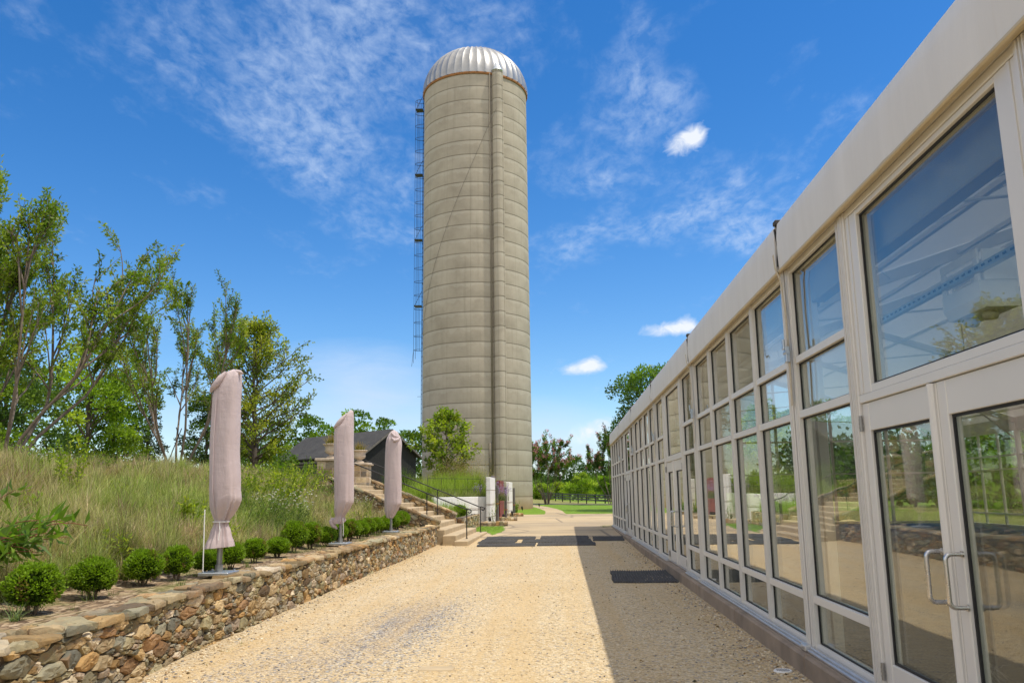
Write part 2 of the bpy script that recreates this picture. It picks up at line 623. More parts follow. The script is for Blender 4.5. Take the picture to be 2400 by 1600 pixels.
def groundmat():
    m, t, b = newmat('soil and field')
    co = t.n('ShaderNodeTexCoord').outputs['Object']
    sp = t.n('ShaderNodeSeparateXYZ', {0: co}).outputs
    # mulch on the planted bank
    chip = t.n('ShaderNodeTexVoronoi', {'Scale': 26.0, 'Vector': t.mapv(co, (1, .45, 1), rot=(0, 0, .6))})
    chs = t.n('ShaderNodeSeparateXYZ', {0: chip.outputs['Color']}).outputs[0]
    mul = t.ramp(chs, [(0, (.07, .045, .03)), (.4, (.20, .135, .08)), (.8, (.36, .26, .16)), (1, (.46, .36, .25))])
    mul = t.mix(t.math('MULTIPLY', t.ramp(t.noise(co, 1.4, 4), [(.48, 0), (.66, 1)]), .5), mul, (.17, .19, .05))
    # field
    nf = t.noise(co, .12, 6, .62)
    n2 = t.noise(co, 2.5, 5, .7)
    fld = t.ramp(nf, [(.3, (.15, .27, .03)), (.55, (.23, .36, .05)), (.75, (.30, .37, .09))])
    fld = t.mix(.4, fld, t.ramp(n2, [(.3, (.05, .10, .012)), (.7, (.24, .33, .06))]))
    # rough tan grass between the lawn and the paddock fence
    rgh = t.math('MULTIPLY', t.ramp(t.math('ADD', sp[1], t.math('MULTIPLY', t.noise(co, .05, 3), 30)), [(0, 0), (1, 1)]), 1.0)
    band = t.n('ShaderNodeMapRange', {0: t.math('ADD', sp[1], t.math('MULTIPLY', sp[0], 2.4)), 1: 118, 2: 132, 3: 1, 4: 0}, clamp=True).outputs[0]
    fld = t.mix(t.math('MULTIPLY', band, .72), fld, t.ramp(n2, [(.3, (.17, .14, .05)), (.7, (.33, .27, .12))]))
    isb = t.math('MULTIPLY', t.math('LESS_THAN', sp[0], -4.36), t.math('LESS_THAN', sp[1], 50))
    isb = t.math('MULTIPLY', isb, t.math('GREATER_THAN', sp[0], -19))
    t.set(b, 'Base Color', t.mix(isb, fld, mul))
    t.set(b, 'Roughness', .9)
    t.set(b, 'Specular IOR Level', .2)
    t.set(b, 'Normal', t.bump(t.math('ADD', chip.outputs['Distance'], n2), .6, .03))
    return m


M_ground = groundmat()


def lawnmat():
    m, t, b = newmat('mown lawn')
    co = t.n('ShaderNodeTexCoord').outputs['Object']
    n = t.noise(co, .9, 6, .65)
    f = t.noise(t.mapv(co, (1, 2, 1)), 14, 5, .75)
    c = t.ramp(n, [(.3, (.11, .22, .012)), (.6, (.19, .32, .02)), (.8, (.27, .36, .05))])
    c = t.mix(.5, c, t.ramp(f, [(.3, (.04, .10, .006)), (.7, (.27, .40, .04))]))
    t.set(b, 'Base Color', c)
    t.set(b, 'Roughness', .8)
    t.set(b, 'Specular IOR Level', .2)
    t.set(b, 'Normal', t.bump(f, .8, .05))
    return m


M_lawn = lawnmat()


def stonemat(name, moss=.25):
    """per-stone colour from the attribute, with grain, lichen and iron streaks inside each stone"""
    m, t, b = newmat(name)
    co = t.n('ShaderNodeTexCoord').outputs['Object']
    vc = t.n('ShaderNodeVertexColor', layer_name='Col').outputs[0]
    n = t.noise(t.mapv(co, (1, 1, 2.2)), 9, 7, .68, .3)
    c = t.mix(.75, vc, t.ramp(n, [(.25, (.30, .30, .31)), (.5, (.50, .485, .45)), (.75, (.70, .64, .54))]), 'OVERLAY')
    n2 = t.noise(t.mapv(co, (2, 2, 2), loc=(5, 2, 1)), 3.2, 6, .65)
    c = t.mix(t.math('MULTIPLY', t.ramp(n2, [(.54, 0), (.66, 1)]), .45), c, (.30, .15, .055))
    n3 = t.noise(t.mapv(co, loc=(1, 8, 3)), 5.0, 6, .7)
    c = t.mix(t.math('MULTIPLY', t.ramp(n3, [(.58, 0), (.68, 1)]), moss), c, (.21, .23, .15))
    t.set(b, 'Base Color', c)
    t.set(b, 'Roughness', .82)
    t.set(b, 'Specular IOR Level', .3)
    nb = t.bump(t.noise(t.mapv(co, (1, 1, 1.8)), 26, 6, .7), .55, .012)
    t.set(b, 'Normal', t.bump(n, .5, .03, nb))
    return m


M_stone = stonemat('fieldstone')
M_peb, _t, _b = newmat('loose pebble')
_t.set(_b, 'Base Color', _t.n('ShaderNodeVertexColor', layer_name='Col').outputs[0])
_t.set(_b, 'Roughness', .85)
M_joint = simple('dark joint earth', (.13, .10, .07), .95, 0, .4, 18, .5, 60)
M_step = simple('cast tan concrete', (.48, .375, .235), .85, 0, .2, 3.0, .35, 90)
M_plinth = simple('stained plinth concrete', (.29, .225, .165), .85, 0, .32, 2.2, .35, 60)
M_iron = simple('black painted iron', (.018, .018, .02), .42, .2, .2, 20)
M_black = simple('black rubber gasket', (.012, .012, .013), .6, 0, .1)
M_alu = simple('anodised champagne aluminium', (.71, .685, .635), .42, .05, .03, 1.5)
M_alub = simple('mill aluminium', (.66, .66, .66), .35, .75, .1, 8)
M_galv = simple('galvanised steel', (.52, .56, .60), .38, .8, .14, 14)
M_steelh = simple('brushed steel pull', (.62, .60, .57), .28, .9, .06, 20)


def valmat():
    m, t, b = newmat('vinyl valance')
    co = t.n('ShaderNodeTexCoord').outputs['Object']
    n = t.noise(t.mapv(co, (1, 2.0, .35)), 1.6, 5, .6)
    c = t.ramp(n, [(.25, (.67, .64, .585)), (.75, (.75, .72, .665))])
    st = t.noise(t.mapv(co, (1, 18, .5)), 1.0, 5, .7)
    c = t.mix(t.math('MULTIPLY', t.ramp(st, [(.55, 0), (.8, 1)]), .22), c, (.60, .51, .38))
    t.set(b, 'Base Color', c)
    t.set(b, 'Roughness', .55)
    t.set(b, 'Normal', t.bump(t.noise(t.mapv(co, (1, 4, .7)), 1.3, 4), .22, .03))
    return m


M_val = valmat()
M_keder = simple('yellowed keder rail', (.56, .46, .29), .5, .1, .1, 4)


def tentmat():
    m, t, b = newmat('tent roof vinyl')
    t.set(b, 'Base Color', (.72, .70, .66))
    t.set(b, 'Roughness', .6)
    tr = t.n('ShaderNodeBsdfTranslucent', {'Color': (.80, .78, .73)})
    mx = t.n('ShaderNodeMixShader', {0: .36, 1: b.outputs[0], 2: tr.outputs[0]})
    t.nt.links.new(mx.outputs[0], t.nt.nodes['Material Output'].inputs[0])
    return m


M_tent = tentmat()


def glassmat():
    """clear pane: Fresnel mirror over a faintly grey transmission, dust specks"""
    m = bpy.data.materials.new('window glass')
    m.use_nodes = True
    t = NT(m.node_tree)
    m.node_tree.nodes.clear()
    ge = t.n('ShaderNodeNewGeometry')
    ior = t.math('ADD', t.math('MULTIPLY', ge.outputs['Backfacing'], 1 / 1.56 - 1.56), 1.56)
    co = t.n('ShaderNodeTexCoord').outputs['Object']
    nrm = t.bump(t.noise(co, .7, 2, .5), .012, .3)
    fr = t.n('ShaderNodeFresnel', {'IOR': ior}).outputs[0]
    r2 = t.math('MINIMUM', t.math('MULTIPLY', t.math('POWER', fr, 1.2), 1.75), 1.0)
    gl = t.n('ShaderNodeBsdfGlossy', {'Color': (.98, .96, .92), 'Roughness': 0.0, 'Normal': nrm})
    tr = t.n('ShaderNodeBsdfTransparent', {'Color': (.90, .92, .90)})
    mx = t.n('ShaderNodeMixShader', {0: r2, 1: tr.outputs[0], 2: gl.outputs[0]})
    df = t.n('ShaderNodeBsdfDiffuse', {'Color': (.55, .55, .52)})
    dn = t.math('MULTIPLY', t.ramp(t.noise(co, 9.0, 5, .7), [(.55, 0), (.85, 1)]), .05)
    mx2 = t.n('ShaderNodeMixShader', {0: dn, 1: mx.outputs[0], 2: df.outputs[0]})
    t.n('ShaderNodeOutputMaterial', {0: mx2.outputs[0]})
    return m


M_glass = glassmat()
M_floor = None


def floormat():
    m, t, b = newmat('pavilion floor')
    co = t.n('ShaderNodeTexCoord').outputs['Object']
    n = t.noise(co, 1.2, 6, .65)
    br = t.n('ShaderNodeTexBrick', {'Vector': co, 'Scale': .5, 'Color1': (.065, .055, .04), 'Color2': (.10, .085, .06), 'Mortar': (.06, .05, .04), 'Mortar Size': .004})
    c = t.mix(.5, br.outputs[0], t.ramp(n, [(.3, (.045, .04, .03)), (.7, (.12, .10, .075))]))
    t.set(b, 'Base Color', c)
    t.set(b, 'Roughness', .5)
    return m


M_floor = floormat()


def silomat():
    m, t, b = newmat('silo concrete')
    co = t.n('ShaderNodeTexCoord').outputs['Object']
    sp = t.n('ShaderNodeSeparateXYZ', {0: co}).outputs
    ang = t.math('ARCTAN2', sp[1], sp[0])
    RH = 1.219
    ring = t.math('FLOOR', t.math('DIVIDE', sp[2], RH))
    fr = t.math('FRACT', t.math('DIVIDE', sp[2], RH))
    # every lift of concrete its own tone
    wn = t.n('ShaderNodeTexWhiteNoise', noise_dimensions='1D')
    t.set(wn, 'W', ring)
    tone = t.ramp(wn.outputs[0], [(0, (.375, .328, .258)), (1, (.458, .404, .322))])
    cyl = t.n('ShaderNodeCombineXYZ', {0: t.math('MULTIPLY', ang, 4.6), 1: sp[2], 2: 0}).outputs[0]
    n = t.noise(cyl, .55, 7, .62)
    c = t.mix(.55, tone, t.ramp(n, [(.3, (.29, .255, .20)), (.5, (.415, .368, .294)), (.72, (.51, .46, .372))]))
    # scalloped lime wash near the top of each lift
    sc = t.math('ADD', fr, t.math('MULTIPLY', t.math('SUBTRACT', t.noise(cyl, 1.4, 5, .6), .5), 1.0))
    c = t.mix(t.math('MULTIPLY', t.ramp(sc, [(.74, 0), (.80, 1)]), .34), c, (.50, .47, .39))
    # run-down streaks
    stv = t.noise(t.mapv(cyl, (1.2, .06, 1)), 1.6, 6, .65)
    c = t.mix(t.math('MULTIPLY', t.ramp(stv, [(.55, 0), (.75, 1)]), .4), c, (.24, .215, .165))
    # form seams
    sm = t.math('ABSOLUTE', t.math('SUBTRACT', t.math('FRACT', t.math('MULTIPLY', ang, 14 / (2 * math.pi))), .5))
    c = t.mix(t.ramp(sm, [(.0, .45), (.012, 0)]), c, (.20, .18, .135))
    # dark line and stain under every lift joint
    jl = t.math('MINIMUM', fr, t.math('SUBTRACT', 1.0, fr))
    c = t.mix(t.ramp(jl, [(.014, .55), (.06, 0)]), c, (.15, .13, .10))
    # rusty damp base
    bs = t.n('ShaderNodeMapRange', {0: t.math('ADD', sp[2], t.math('MULTIPLY', n, .9)), 1: .7, 2: 2.1, 3: .75, 4: 0}, clamp=True).outputs[0]
    c = t.mix(bs, c, (.36, .21, .08))
    t.set(b, 'Base Color', c)
    t.set(b, 'Roughness', .88)
    t.set(b, 'Specular IOR Level', .25)
    t.set(b, 'Normal', t.bump(t.noise(cyl, 5, 6, .65), .25, .03))
    return m


M_silo = silomat()


def domemat():
    m, t, b = newmat('weathered dome sheet')
    co = t.n('ShaderNodeTexCoord').outputs['Object']
    n = t.noise(co, 1.2, 5, .6)
    t.set(b, 'Base Color', t.ramp(n, [(.3, (.30, .30, .295)), (.7, (.43, .425, .415))]))
    t.set(b, 'Metallic', .6)
    t.set(b, 'Roughness', .42)
    return m


M_dome = domemat()
M_rust = simple('rusty rim', (.33, .15, .05), .8, .2, .4, 6)
M_fabric = None


def fabricmat():
    m, t, b = newmat('pink canvas cover')
    co = t.n('ShaderNodeTexCoord').outputs['Object']
    n = t.noise(t.mapv(co, (1, 1, .5)), 2.5, 5, .6)
    c = t.ramp(n, [(.3, (.565, .455, .455)), (.7, (.62, .515, .51))])
    t.set(b, 'Base Color', c)
    t.set(b, 'Roughness', .72)
    t.set(b, 'Sheen Weight', .15)
    w = t.n('ShaderNodeTexWave', {'Vector': co, 'Scale': 160.0, 'Distortion': 1.0}, bands_direction='Z')
    nb = t.bump(w.outputs[0], .08, .002)
    cr = t.noise(t.mapv(co, (1.5, 1.5, 4.0), rot=(.5, .2, 0)), 3.0, 4, .55, .8)
    nb = t.bump(cr, .22, .03, nb)
    t.set(b, 'Normal', t.bump(t.noise(t.mapv(co, (3, 3, .9)), 3.2, 5, .6), .5, .03, nb))
    tr = t.n('ShaderNodeBsdfTranslucent', {'Color': c})
    mx = t.n('ShaderNodeMixShader', {0: .12, 1: b.outputs[0], 2: tr.outputs[0]})
    t.nt.links.new(mx.outputs[0], t.nt.nodes['Material Output'].inputs[0])
    return m


M_fabric = fabricmat()
M_pole = simple('grey parasol pole', (.30, .30, .29), .4, .6, .1, 10)
M_white = simple('chipped white paint', (.82, .81, .78), .6, 0, .1, 5, .15, 30)
M_rustw = simple('rusty bolt rows', (.22, .15, .10), .8, 0, .3, 20)
M_red = simple('faded barn red paint', (.20, .033, .028), .6, 0, .3, 2, .1, 30)
M_weath = simple('weathered grey timber', (.13, .12, .11), .85, 0, .35, 6, .4, 30)
M_barnb = None


def boardmat(name, col):
    m, t, b = newmat(name)
    co = t.n('ShaderNodeTexCoord').outputs['Object']
    sp = t.n('ShaderNodeSeparateXYZ', {0: co}).outputs
    fr = t.math('FRACT', t.math('MULTIPLY', sp[0], 5.0))
    n = t.noise(t.mapv(co, (6, 6, .6)), 2, 6, .65)
    c = t.ramp(n, [(.3, tuple(x * .7 for x in col)), (.7, tuple(x * 1.5 for x in col))])
    c = t.mix(t.ramp(fr, [(.03, .9), (.07, 0)]), c, (.004, .004, .004))
    t.set(b, 'Base Color', c)
    t.set(b, 'Roughness', .75)
    t.set(b, 'Normal', t.bump(fr, .2, .02))
    return m


M_barnb = boardmat('black barn boards', (.014, .014, .015))


def shinglemat():
    m, t, b = newmat('dark shingles')
    co = t.n('ShaderNodeTexCoord').outputs['Object']
    br = t.n('ShaderNodeTexBrick', {'Vector': t.mapv(co, (1, 1, 1)), 'Scale': 1.0, 'Color1': (.035, .034, .033), 'Color2': (.065, .062, .06), 'Mortar': (.018, .018, .018), 'Mortar Size': .012, 'Brick Width': .3, 'Row Height': .14})
    n = t.noise(co, .8, 6, .65)
    c = t.mix(.5, br.outputs[0], t.ramp(n, [(.3, (.025, .024, .024)), (.7, (.085, .082, .076))]))
    t.set(b, 'Base Color', c)
    t.set(b, 'Roughness', .85)
    t.set(b, 'Normal', t.bump(br.outputs['Fac'], .3, .02))
    return m


M_shing = shinglemat()
M_urn = simple('aged limestone', (.52, .43, .33), .8, 0, .25, 6, .4, 30)


def matmat():
    m, t, b = newmat('ribbed rubber')
    co = t.n('ShaderNodeTexCoord').outputs['Object']
    n = t.noise(co, 5, 6, .7)
    c = t.ramp(n, [(.3, (.055, .054, .053)), (.7, (.115, .11, .105))])
    d = t.noise(co, 11, 5, .75)
    c = t.mix(t.ramp(d, [(.64, 0), (.72, .8)]), c, (.42, .32, .19))
    t.set(b, 'Base Color', c)
    t.set(b, 'Roughness', .85)
    t.set(b, 'Specular IOR Level', .15)
    return m


M_mat = matmat()

# ------------------------------------------------------------------ the setting
def frange(a, b, s):
    n = int(round((b - a) / s))
    return [a + (b - a) * i / n for i in range(n + 1)]


YL = frange(-30, 60, 1.0) + frange(62, 90, 2)[0:] + [95, 100, 110, 120, 140, 160, 190, 220, 260, 300, 350, 400, 600, 1000, 2500]
XL = [-2500, -800, -300, -150, -80, -50, -35, -28, -24, -20, -17] + frange(-15, -4.5, .35) + [-4.41, -4.39, -4.2, -3, 0, 2, 5, 10, 20, 40, 80, 150, 300, 800, 2500]


def sheet(name, xs, ys, zf, mat, dz=0.0, clip=None):
    V = np.array([[x, y, zf(x, y) + dz] for y in ys for x in xs])
    nx = len(xs)
    Q = []
    for j in range(len(ys) - 1):
        for i in range(nx - 1):
            if clip and not clip((xs[i] + xs[i + 1]) / 2, (ys[j] + ys[j + 1]) / 2):
                continue
            Q.append((j * nx + i, j * nx + i + 1, (j + 1) * nx + i + 1, (j + 1) * nx + i))
    o = npmesh(name, V, np.array(Q), (1, 1, 1), mat)
    o['kind'] = 'structure'
    return o


sheet('ground', XL, YL, terr, M_ground)
gy_ = lambda x, y: g(y)
yl = [y for y in YL if y <= 32.0]
sheet('gravel_drive', [-4.35, -2, 0, 2, 4], yl, gy_, M_gravel, .004)


def poly_sheet(name, pts, zf, mat, dz, sub=None):
    """flat-ish outline filled as one sheet; boundary pts (x,y)"""
    import bmesh
    bm = bmesh.new()
    vs = [bm.verts.new((x, y, 0)) for x, y in pts]
    bm.faces.new(vs)
    for yy in [y for y in YL if min(p[1] for p in pts) < y < max(p[1] for p in pts)]:
        bmesh.ops.bisect_plane(bm, geom=bm.verts[:] + bm.edges[:] + bm.faces[:], plane_co=(0, yy, 0), plane_no=(0, 1, 0))
    bmesh.ops.triangulate(bm, faces=bm.faces[:])
    for v in bm.verts:
        v.co.z = zf(v.co.x, v.co.y) + dz
    for f in bm.faces:
        if f.normal.z < 0:
            f.normal_flip()
    me = bpy.data.meshes.new(name)
    bm.to_mesh(me)
    bm.free()
    me.materials.append(mat)
    o = bpy.data.objects.new(name, me)
    C.objects.link(o)
    o['kind'] = 'structure'
    return o


jr = random.Random(3)


def wob(pts, amp=.06, seg=.5):
    out = []
    for i in range(len(pts)):
        a, b = pts[i], pts[(i + 1) % len(pts)]
        L = math.hypot(b[0] - a[0], b[1] - a[1])
        k = max(1, min(60, int(L / seg)))
        for j in range(k):
            q = j / k
            s = amp if j else 0
            out.append((a[0] + (b[0] - a[0]) * q + jr.uniform(-s, s), a[1] + (b[1] - a[1]) * q + jr.uniform(-s, s)))
    return out


# concrete apron beyond the mats, up to the lawn
poly_sheet('concrete_apron', wob([(-4.3, 31.4), (9, 31.2), (9, 55.6), (-1.15, 55.6), (-2.3, 55.5), (-4.3, 55.0)], .05, .8), gy_, M_pad, .008)
poly_sheet('lawn', wob([(-7.5, 55.4), (-2.5, 55.3), (9, 55.4), (22, 55.6), (22, 83), (3, 83.5), (-4, 83), (-8, 78)], .08, 1.2), gy_, M_lawn, .012)
poly_sheet('footpath', [(-1.2, 55.0), (.22, 55.0), (.1, 58), (-.05, 62), (-.5, 67), (-1.3, 73), (-2.6, 80), (-4.6, 86), (-5.4, 85), (-3.6, 79), (-2.45, 73), (-1.75, 67), (-1.3, 62), (-1.18, 58)], gy_, M_pad, .016)
poly_sheet('grass_verge', wob([(-4.2, 34.9), (-3.1, 34.9), (-2.75, 33.0), (-2.55, 35.0), (-2.62, 37.5), (-2.8, 40.0), (-4.2, 40.2)], .12, .35), gy_, M_lawn, .014)

# ------------------------------------------------------------------ stone work
STONE_COLS = [(.40, .30, .17), (.46, .36, .22), (.36, .25, .12), (.30, .265, .17), (.27, .255, .185), (.22, .165, .11), (.37, .235, .10), (.42, .36, .26), (.29, .235, .18), (.38, .31, .18), (.52, .44, .33), (.24, .235, .19), (.31, .19, .10), (.33, .29, .17)]


def clip_poly(poly, a, b, c):
    """keep a*x+b*y<=c"""
    out = []
    n = len(poly)
    for i in range(n):
        p, q = poly[i], poly[(i + 1) % n]
        dp = a * p[0] + b * p[1] - c
        dq = a * q[0] + b * q[1] - c
        if dp <= 0:
            out.append(p)
        if (dp < 0 < dq) or (dq < 0 < dp):
            t = dp / (dp - dq)
            out.append((p[0] + (q[0] - p[0]) * t, p[1] + (q[1] - p[1]) * t))
    return out


def cells(U0, U1, V0, V1, r_small, r_big, aspect, seed, pbig=.12, pack=.86, fill=3.0):
    """irregular packed stones: power diagram of random discs; v is stretched by aspect so stones lie flat"""
    rg = random.Random(seed)
    H = (V1 - V0) * aspect
    pts = []
    grid = {}
    cs = r_big * 2

    def ok(x, y, r):
        gx, gy2 = int(x / cs), int(y / cs)
        for i in (-1, 0, 1):
            for j in (-1, 0, 1):
                for (px, py, pr) in grid.get((gx + i, gy2 + j), ()):
                    if (px - x) ** 2 + (py - y) ** 2 < ((pr + r) * pack) ** 2:
                        return False
        return True
    area = (U1 - U0) * H
    for ph, (ra, rb, tries) in enumerate(((r_big * .7, r_big, int(pbig * area / r_big ** 2 * 1.2)), (r_small * 1.3, r_big * .7, int(area / r_small ** 2 * .5)), (r_small * .75, r_small * 1.3, int(area / r_small ** 2 * fill)))):
        for _ in range(tries):
            r = rg.uniform(ra, rb)
            x = rg.uniform(U0, U1)
            y = rg.uniform(0, H)
            if ok(x, y, r):
                grid.setdefault((int(x / cs), int(y / cs)), []).append((x, y, r))
                pts.append((x, y, r))
    out = []
    for (x, y, r) in pts:
        poly = [(max(U0, x - cs), 0), (min(U1, x + cs), 0), (min(U1, x + cs), H), (max(U0, x - cs), H)]
        nb = []
        gx, gy2 = int(x / cs), int(y / cs)
        for i in (-2, -1, 0, 1, 2):
            for j in (-2, -1, 0, 1, 2):
                nb.extend(grid.get((gx + i, gy2 + j), ()))
        nb.sort(key=lambda q: (q[0] - x) ** 2 + (q[1] - y) ** 2)
        for (px, py, pr) in nb[1:26]:
            a, b = 2 * (px - x), 2 * (py - y)
            c = (px * px + py * py - pr * pr) - (x * x + y * y - r * r)
            poly = clip_poly(poly, a, b, c)
            if len(poly) < 3:
                break
        if len(poly) >= 3:
            out.append([(p[0], V0 + p[1] / aspect) for p in poly])
    return out


def stone_mesh(mb, polys, fmap, seed, depth=.09, gap=.005, bulge=.008, tilt=.16, rough=.006, out=.026, cols=STONE_COLS):
    """each cell becomes a rough block; fmap(u,v,d) -> xyz with d outwards"""
    rg = random.Random(seed)
    for poly in polys:
        cx = sum(p[0] for p in poly) / len(poly)
        cy = sum(p[1] for p in poly) / len(poly)
        pts = []
        n = len(poly)
        per = sum(math.hypot(poly[(i + 1) % n][0] - poly[i][0], poly[(i + 1) % n][1] - poly[i][1]) for i in range(n))
        if per < .06:
            continue
        rm = per / 6.283
        for i in range(n):
            a, b = poly[i], poly[(i + 1) % n]
            L = math.hypot(b[0] - a[0], b[1] - a[1])
            if L < .012:
                continue
            k = max(1, int(round(L / max(.045, per / 14))))
            for j in range(k):
                q = (j + (.06 if j == 0 else 0)) / k
                pts.append((a[0] + (b[0] - a[0]) * q + rg.uniform(-1, 1) * rough, a[1] + (b[1] - a[1]) * q + rg.uniform(-1, 1) * rough))
        n = len(pts)
        if n < 4:
            continue
        tx, ty = rg.uniform(-tilt, tilt), rg.uniform(-tilt, tilt)
        off = rg.uniform(-out, out * .6)
        k = rg.random()
        col = list(cols[int(rg.random() * len(cols))])
        v_ = rg.choice((rg.uniform(.55, .85), rg.uniform(.8, 1.2), rg.uniform(1.0, 1.4)))
        col = tuple(min(.75, c * v_) for c in col)
        vs, fs = [], []
        rings = [(gap, -depth), (gap, -.022), (gap + min(.014, rm * .12), .0), (rm * .34, bulge * .6), (rm * .66, bulge)]
        for ri, (ins, d) in enumerate(rings):
            s = max(.12, 1 - ins / rm)
            for (px, py) in pts:
                ux, uy = cx + (px - cx) * s, cy + (py - cy) * s
                dd = d + off
                if ri >= 1:
                    dd += (ux - cx) * tx + (uy - cy) * ty + rg.uniform(-1, 1) * rough * (1.0 if ri > 1 else .4)
                vs.append(fmap(ux, uy, dd))
        vs.append(fmap(cx, cy, off + bulge * 1.02))
        for ri in range(len(rings) - 1):
            for i in range(n):
                j = (i + 1) % n
                fs.append((ri * n + i, ri * n + j, (ri + 1) * n + j, (ri + 1) * n + i))
        b0 = (len(rings) - 1) * n
        for i in range(n):
            fs.append((b0 + i, b0 + (i + 1) % n, len(vs) - 1))
        mb.add(vs, fs, 0, col)


def wallx(y):
    pts = [(-8, -3.8), (5, -3.86), (7.8, -3.93), (8.7, -4.05), (12.4, -4.12), (18.8, -4.19), (28.4, -4.17)]
    for (a, xa), (b, xb) in zip(pts, pts[1:]):
        if y <= b:
            return xa + (xb - xa) * (y - a) / (b - a)
    return pts[-1][1]


# the long retaining wall beside the drive
wall = thing('stone_retaining_wall', 'long low dry-stacked fieldstone retaining wall with flagstone cap beside the gravel', 'wall', (-4.1, 12, 0))
_off = Vector((4.1, -12, 0))


def rel(o):
    l = o.location
    return lambda x, y, z: (x - l[0], y - l[1], z - l[2])


rw = rel(wall)
mb = MB()
near = cells(1.0, 15.0, -.05, .635, .050, .23, 2.6, 21, .40, .60, .62)
far = cells(15.0, 28.35, -.05, .635, .050, .20, 2.4, 22, .34, .60, .62)
stone_mesh(mb, near + far, lambda u, v, d: rw(wallx(u) + d - .02, u, v), 5, rough=.009, gap=.003, tilt=.17, out=.022)
mb.build('stone_face', M_stone, wall, True, 22)
mb = MB()
for y0, y1 in zip(frange(1, 28.3, 1.3), frange(1, 28.3, 1.3)[1:]):
    a, b = wallx(y0) - .055, wallx(y1) - .055
    mb.add([rw(*p) for p in ((a, y0, -.1), (b, y1, -.1), (b, y1, .63), (a, y0, .63), (a - .3, y0, -.1), (b - .3, y1, -.1), (b - .3, y1, .63), (a - .3, y0, .63))],
           [(0, 1, 2, 3), (3, 2, 6, 7), (4, 7, 6, 5)])
mb.build('core', M_joint, wall)
mb = MB()
capc = cells(1.0, 28.35, 0.0, .41, .11, .30, 1.15, 31, .35)
cj = random.Random(17)
capc = [[(u, v + (cj.uniform(-.035, .03) if v < .002 else (cj.uniform(-.04, .04) if v > .408 else 0))) for u, v in p] for p in capc]
CAPC = [(.34, .26, .145), (.39, .30, .17), (.33, .225, .12), (.27, .25, .165), (.42, .33, .21), (.30, .245, .15), (.40, .35, .27), (.28, .205, .13)]
stone_mesh(mb, capc, lambda u, v, d: rw(wallx(u) + .012 - v, u, .672 + d), 8, depth=.05, gap=.004, bulge=.005, tilt=.07, rough=.012, out=.02, cols=CAPC + STONE_COLS[:8])
mb.build('cap', M_stone, wall, True, 24)

# ------------------------------------------------------------------ stairs with cheek walls, rails, pillars
stairs = thing('concrete_stairs', 'tan concrete steps climbing left from the drive to the stone pillars', 'stairs', (-3.1, 31, 0))
rs = rel(stairs)
mb = MB()
for k in range(12):
    x1 = -3.1 - .42 * k
    z1 = .2 + .172 * k
    y0, y1 = (27.45, 34.35) if k == 0 else ((27.75, 34.2) if k == 1 else ((28.1, 34.1) if k == 2 else (28.62, 33.98)))
    z0 = -.1 if k < 4 else z1 - .3
    M = None
    p0, p1 = rs(x1 - .46 if k < 11 else x1 - 1.2, y0, z0), rs(x1, y1, z1)
    mb.box(p0[0], p1[0], p0[1], p1[1], p0[2], p1[2], bev=.022)
mb.build('steps', M_step, stairs)


def cheek(name, label, yf, thick, x0, x1, z0, z1, seed, ends=True):
    """sloping side wall of the stairs: front face towards -Y at y=yf; bottom end x0 (height z0) to x1 (height z1)"""
    w = thing(name, label, 'wall', ((x0 + x1) / 2, yf, z0))
    rl = rel(w)
    top = lambda x: z0 + (z1 - z0) * (x0 - x) / (x0 - x1)
    L = x0 - x1
    mb = MB()
    bot = -.75
    cl_ = cells(0, L, 0, .72, .05, .13, 1.5, seed, .2)
    stone_mesh(mb, cl_, lambda u, v, d: rl(x0 - u, yf - d, max(top(x0 - u) - .75 + v, -.05)), seed)
    cl2 = cells(0, thick, -.05, z0 - .06, .06, .13, 1.5, seed + 1, .2)
    stone_mesh(mb, cl2, lambda u, v, d: rl(x0 + d, yf + u, v), seed + 1)
    cl3 = cells(0, L, 0, .72, .06, .13, 1.5, seed + 2, .2)
    stone_mesh(mb, cl3, lambda u, v, d: rl(x1 + u, yf + thick + d, max(top(x1 + u) - .75 + v, -.05)), seed + 2)
    mb.build('stone_face', M_stone, w, True, 38)
    mb = MB()
    e = .045
    v = []
    for x in (x0 - e, x1):
        for y in (yf + e, yf + thick - e):
            v += [rl(x, y, -.1), rl(x, y, top(x) - .04)]
    mb.add(v, [(0, 1, 3, 2), (4, 6, 7, 5), (0, 4, 5, 1), (2, 3, 7, 6), (1, 5, 7, 3), (0, 2, 6, 4)])
    mb.build('core', M_joint, w)
    mb = MB()
    cc = cells(-.05, L, -.03, thick + .03, .11, .24, 1.1, seed + 3, .4)
    stone_mesh(mb, cc, lambda u, v, d: rl(x0 - u, yf + v, top(x0 - u) + d), seed + 3, depth=.07, gap=.005, bulge=.006, tilt=.04, cols=CAPC)
    mb.build('cap', M_stone, w, True, 38)
    return w


cheek('stair_side_wall', 'sloping stone side wall on the nearer edge of the steps, meeting the long wall', 28.28, .34, -4.2, -8.0, .84, 2.36, 41)
cheek('stair_side_wall', 'sloping stone side wall on the far edge of the steps, behind both handrails', 33.98, .36, -4.35, -8.0, .98, 2.42, 51)


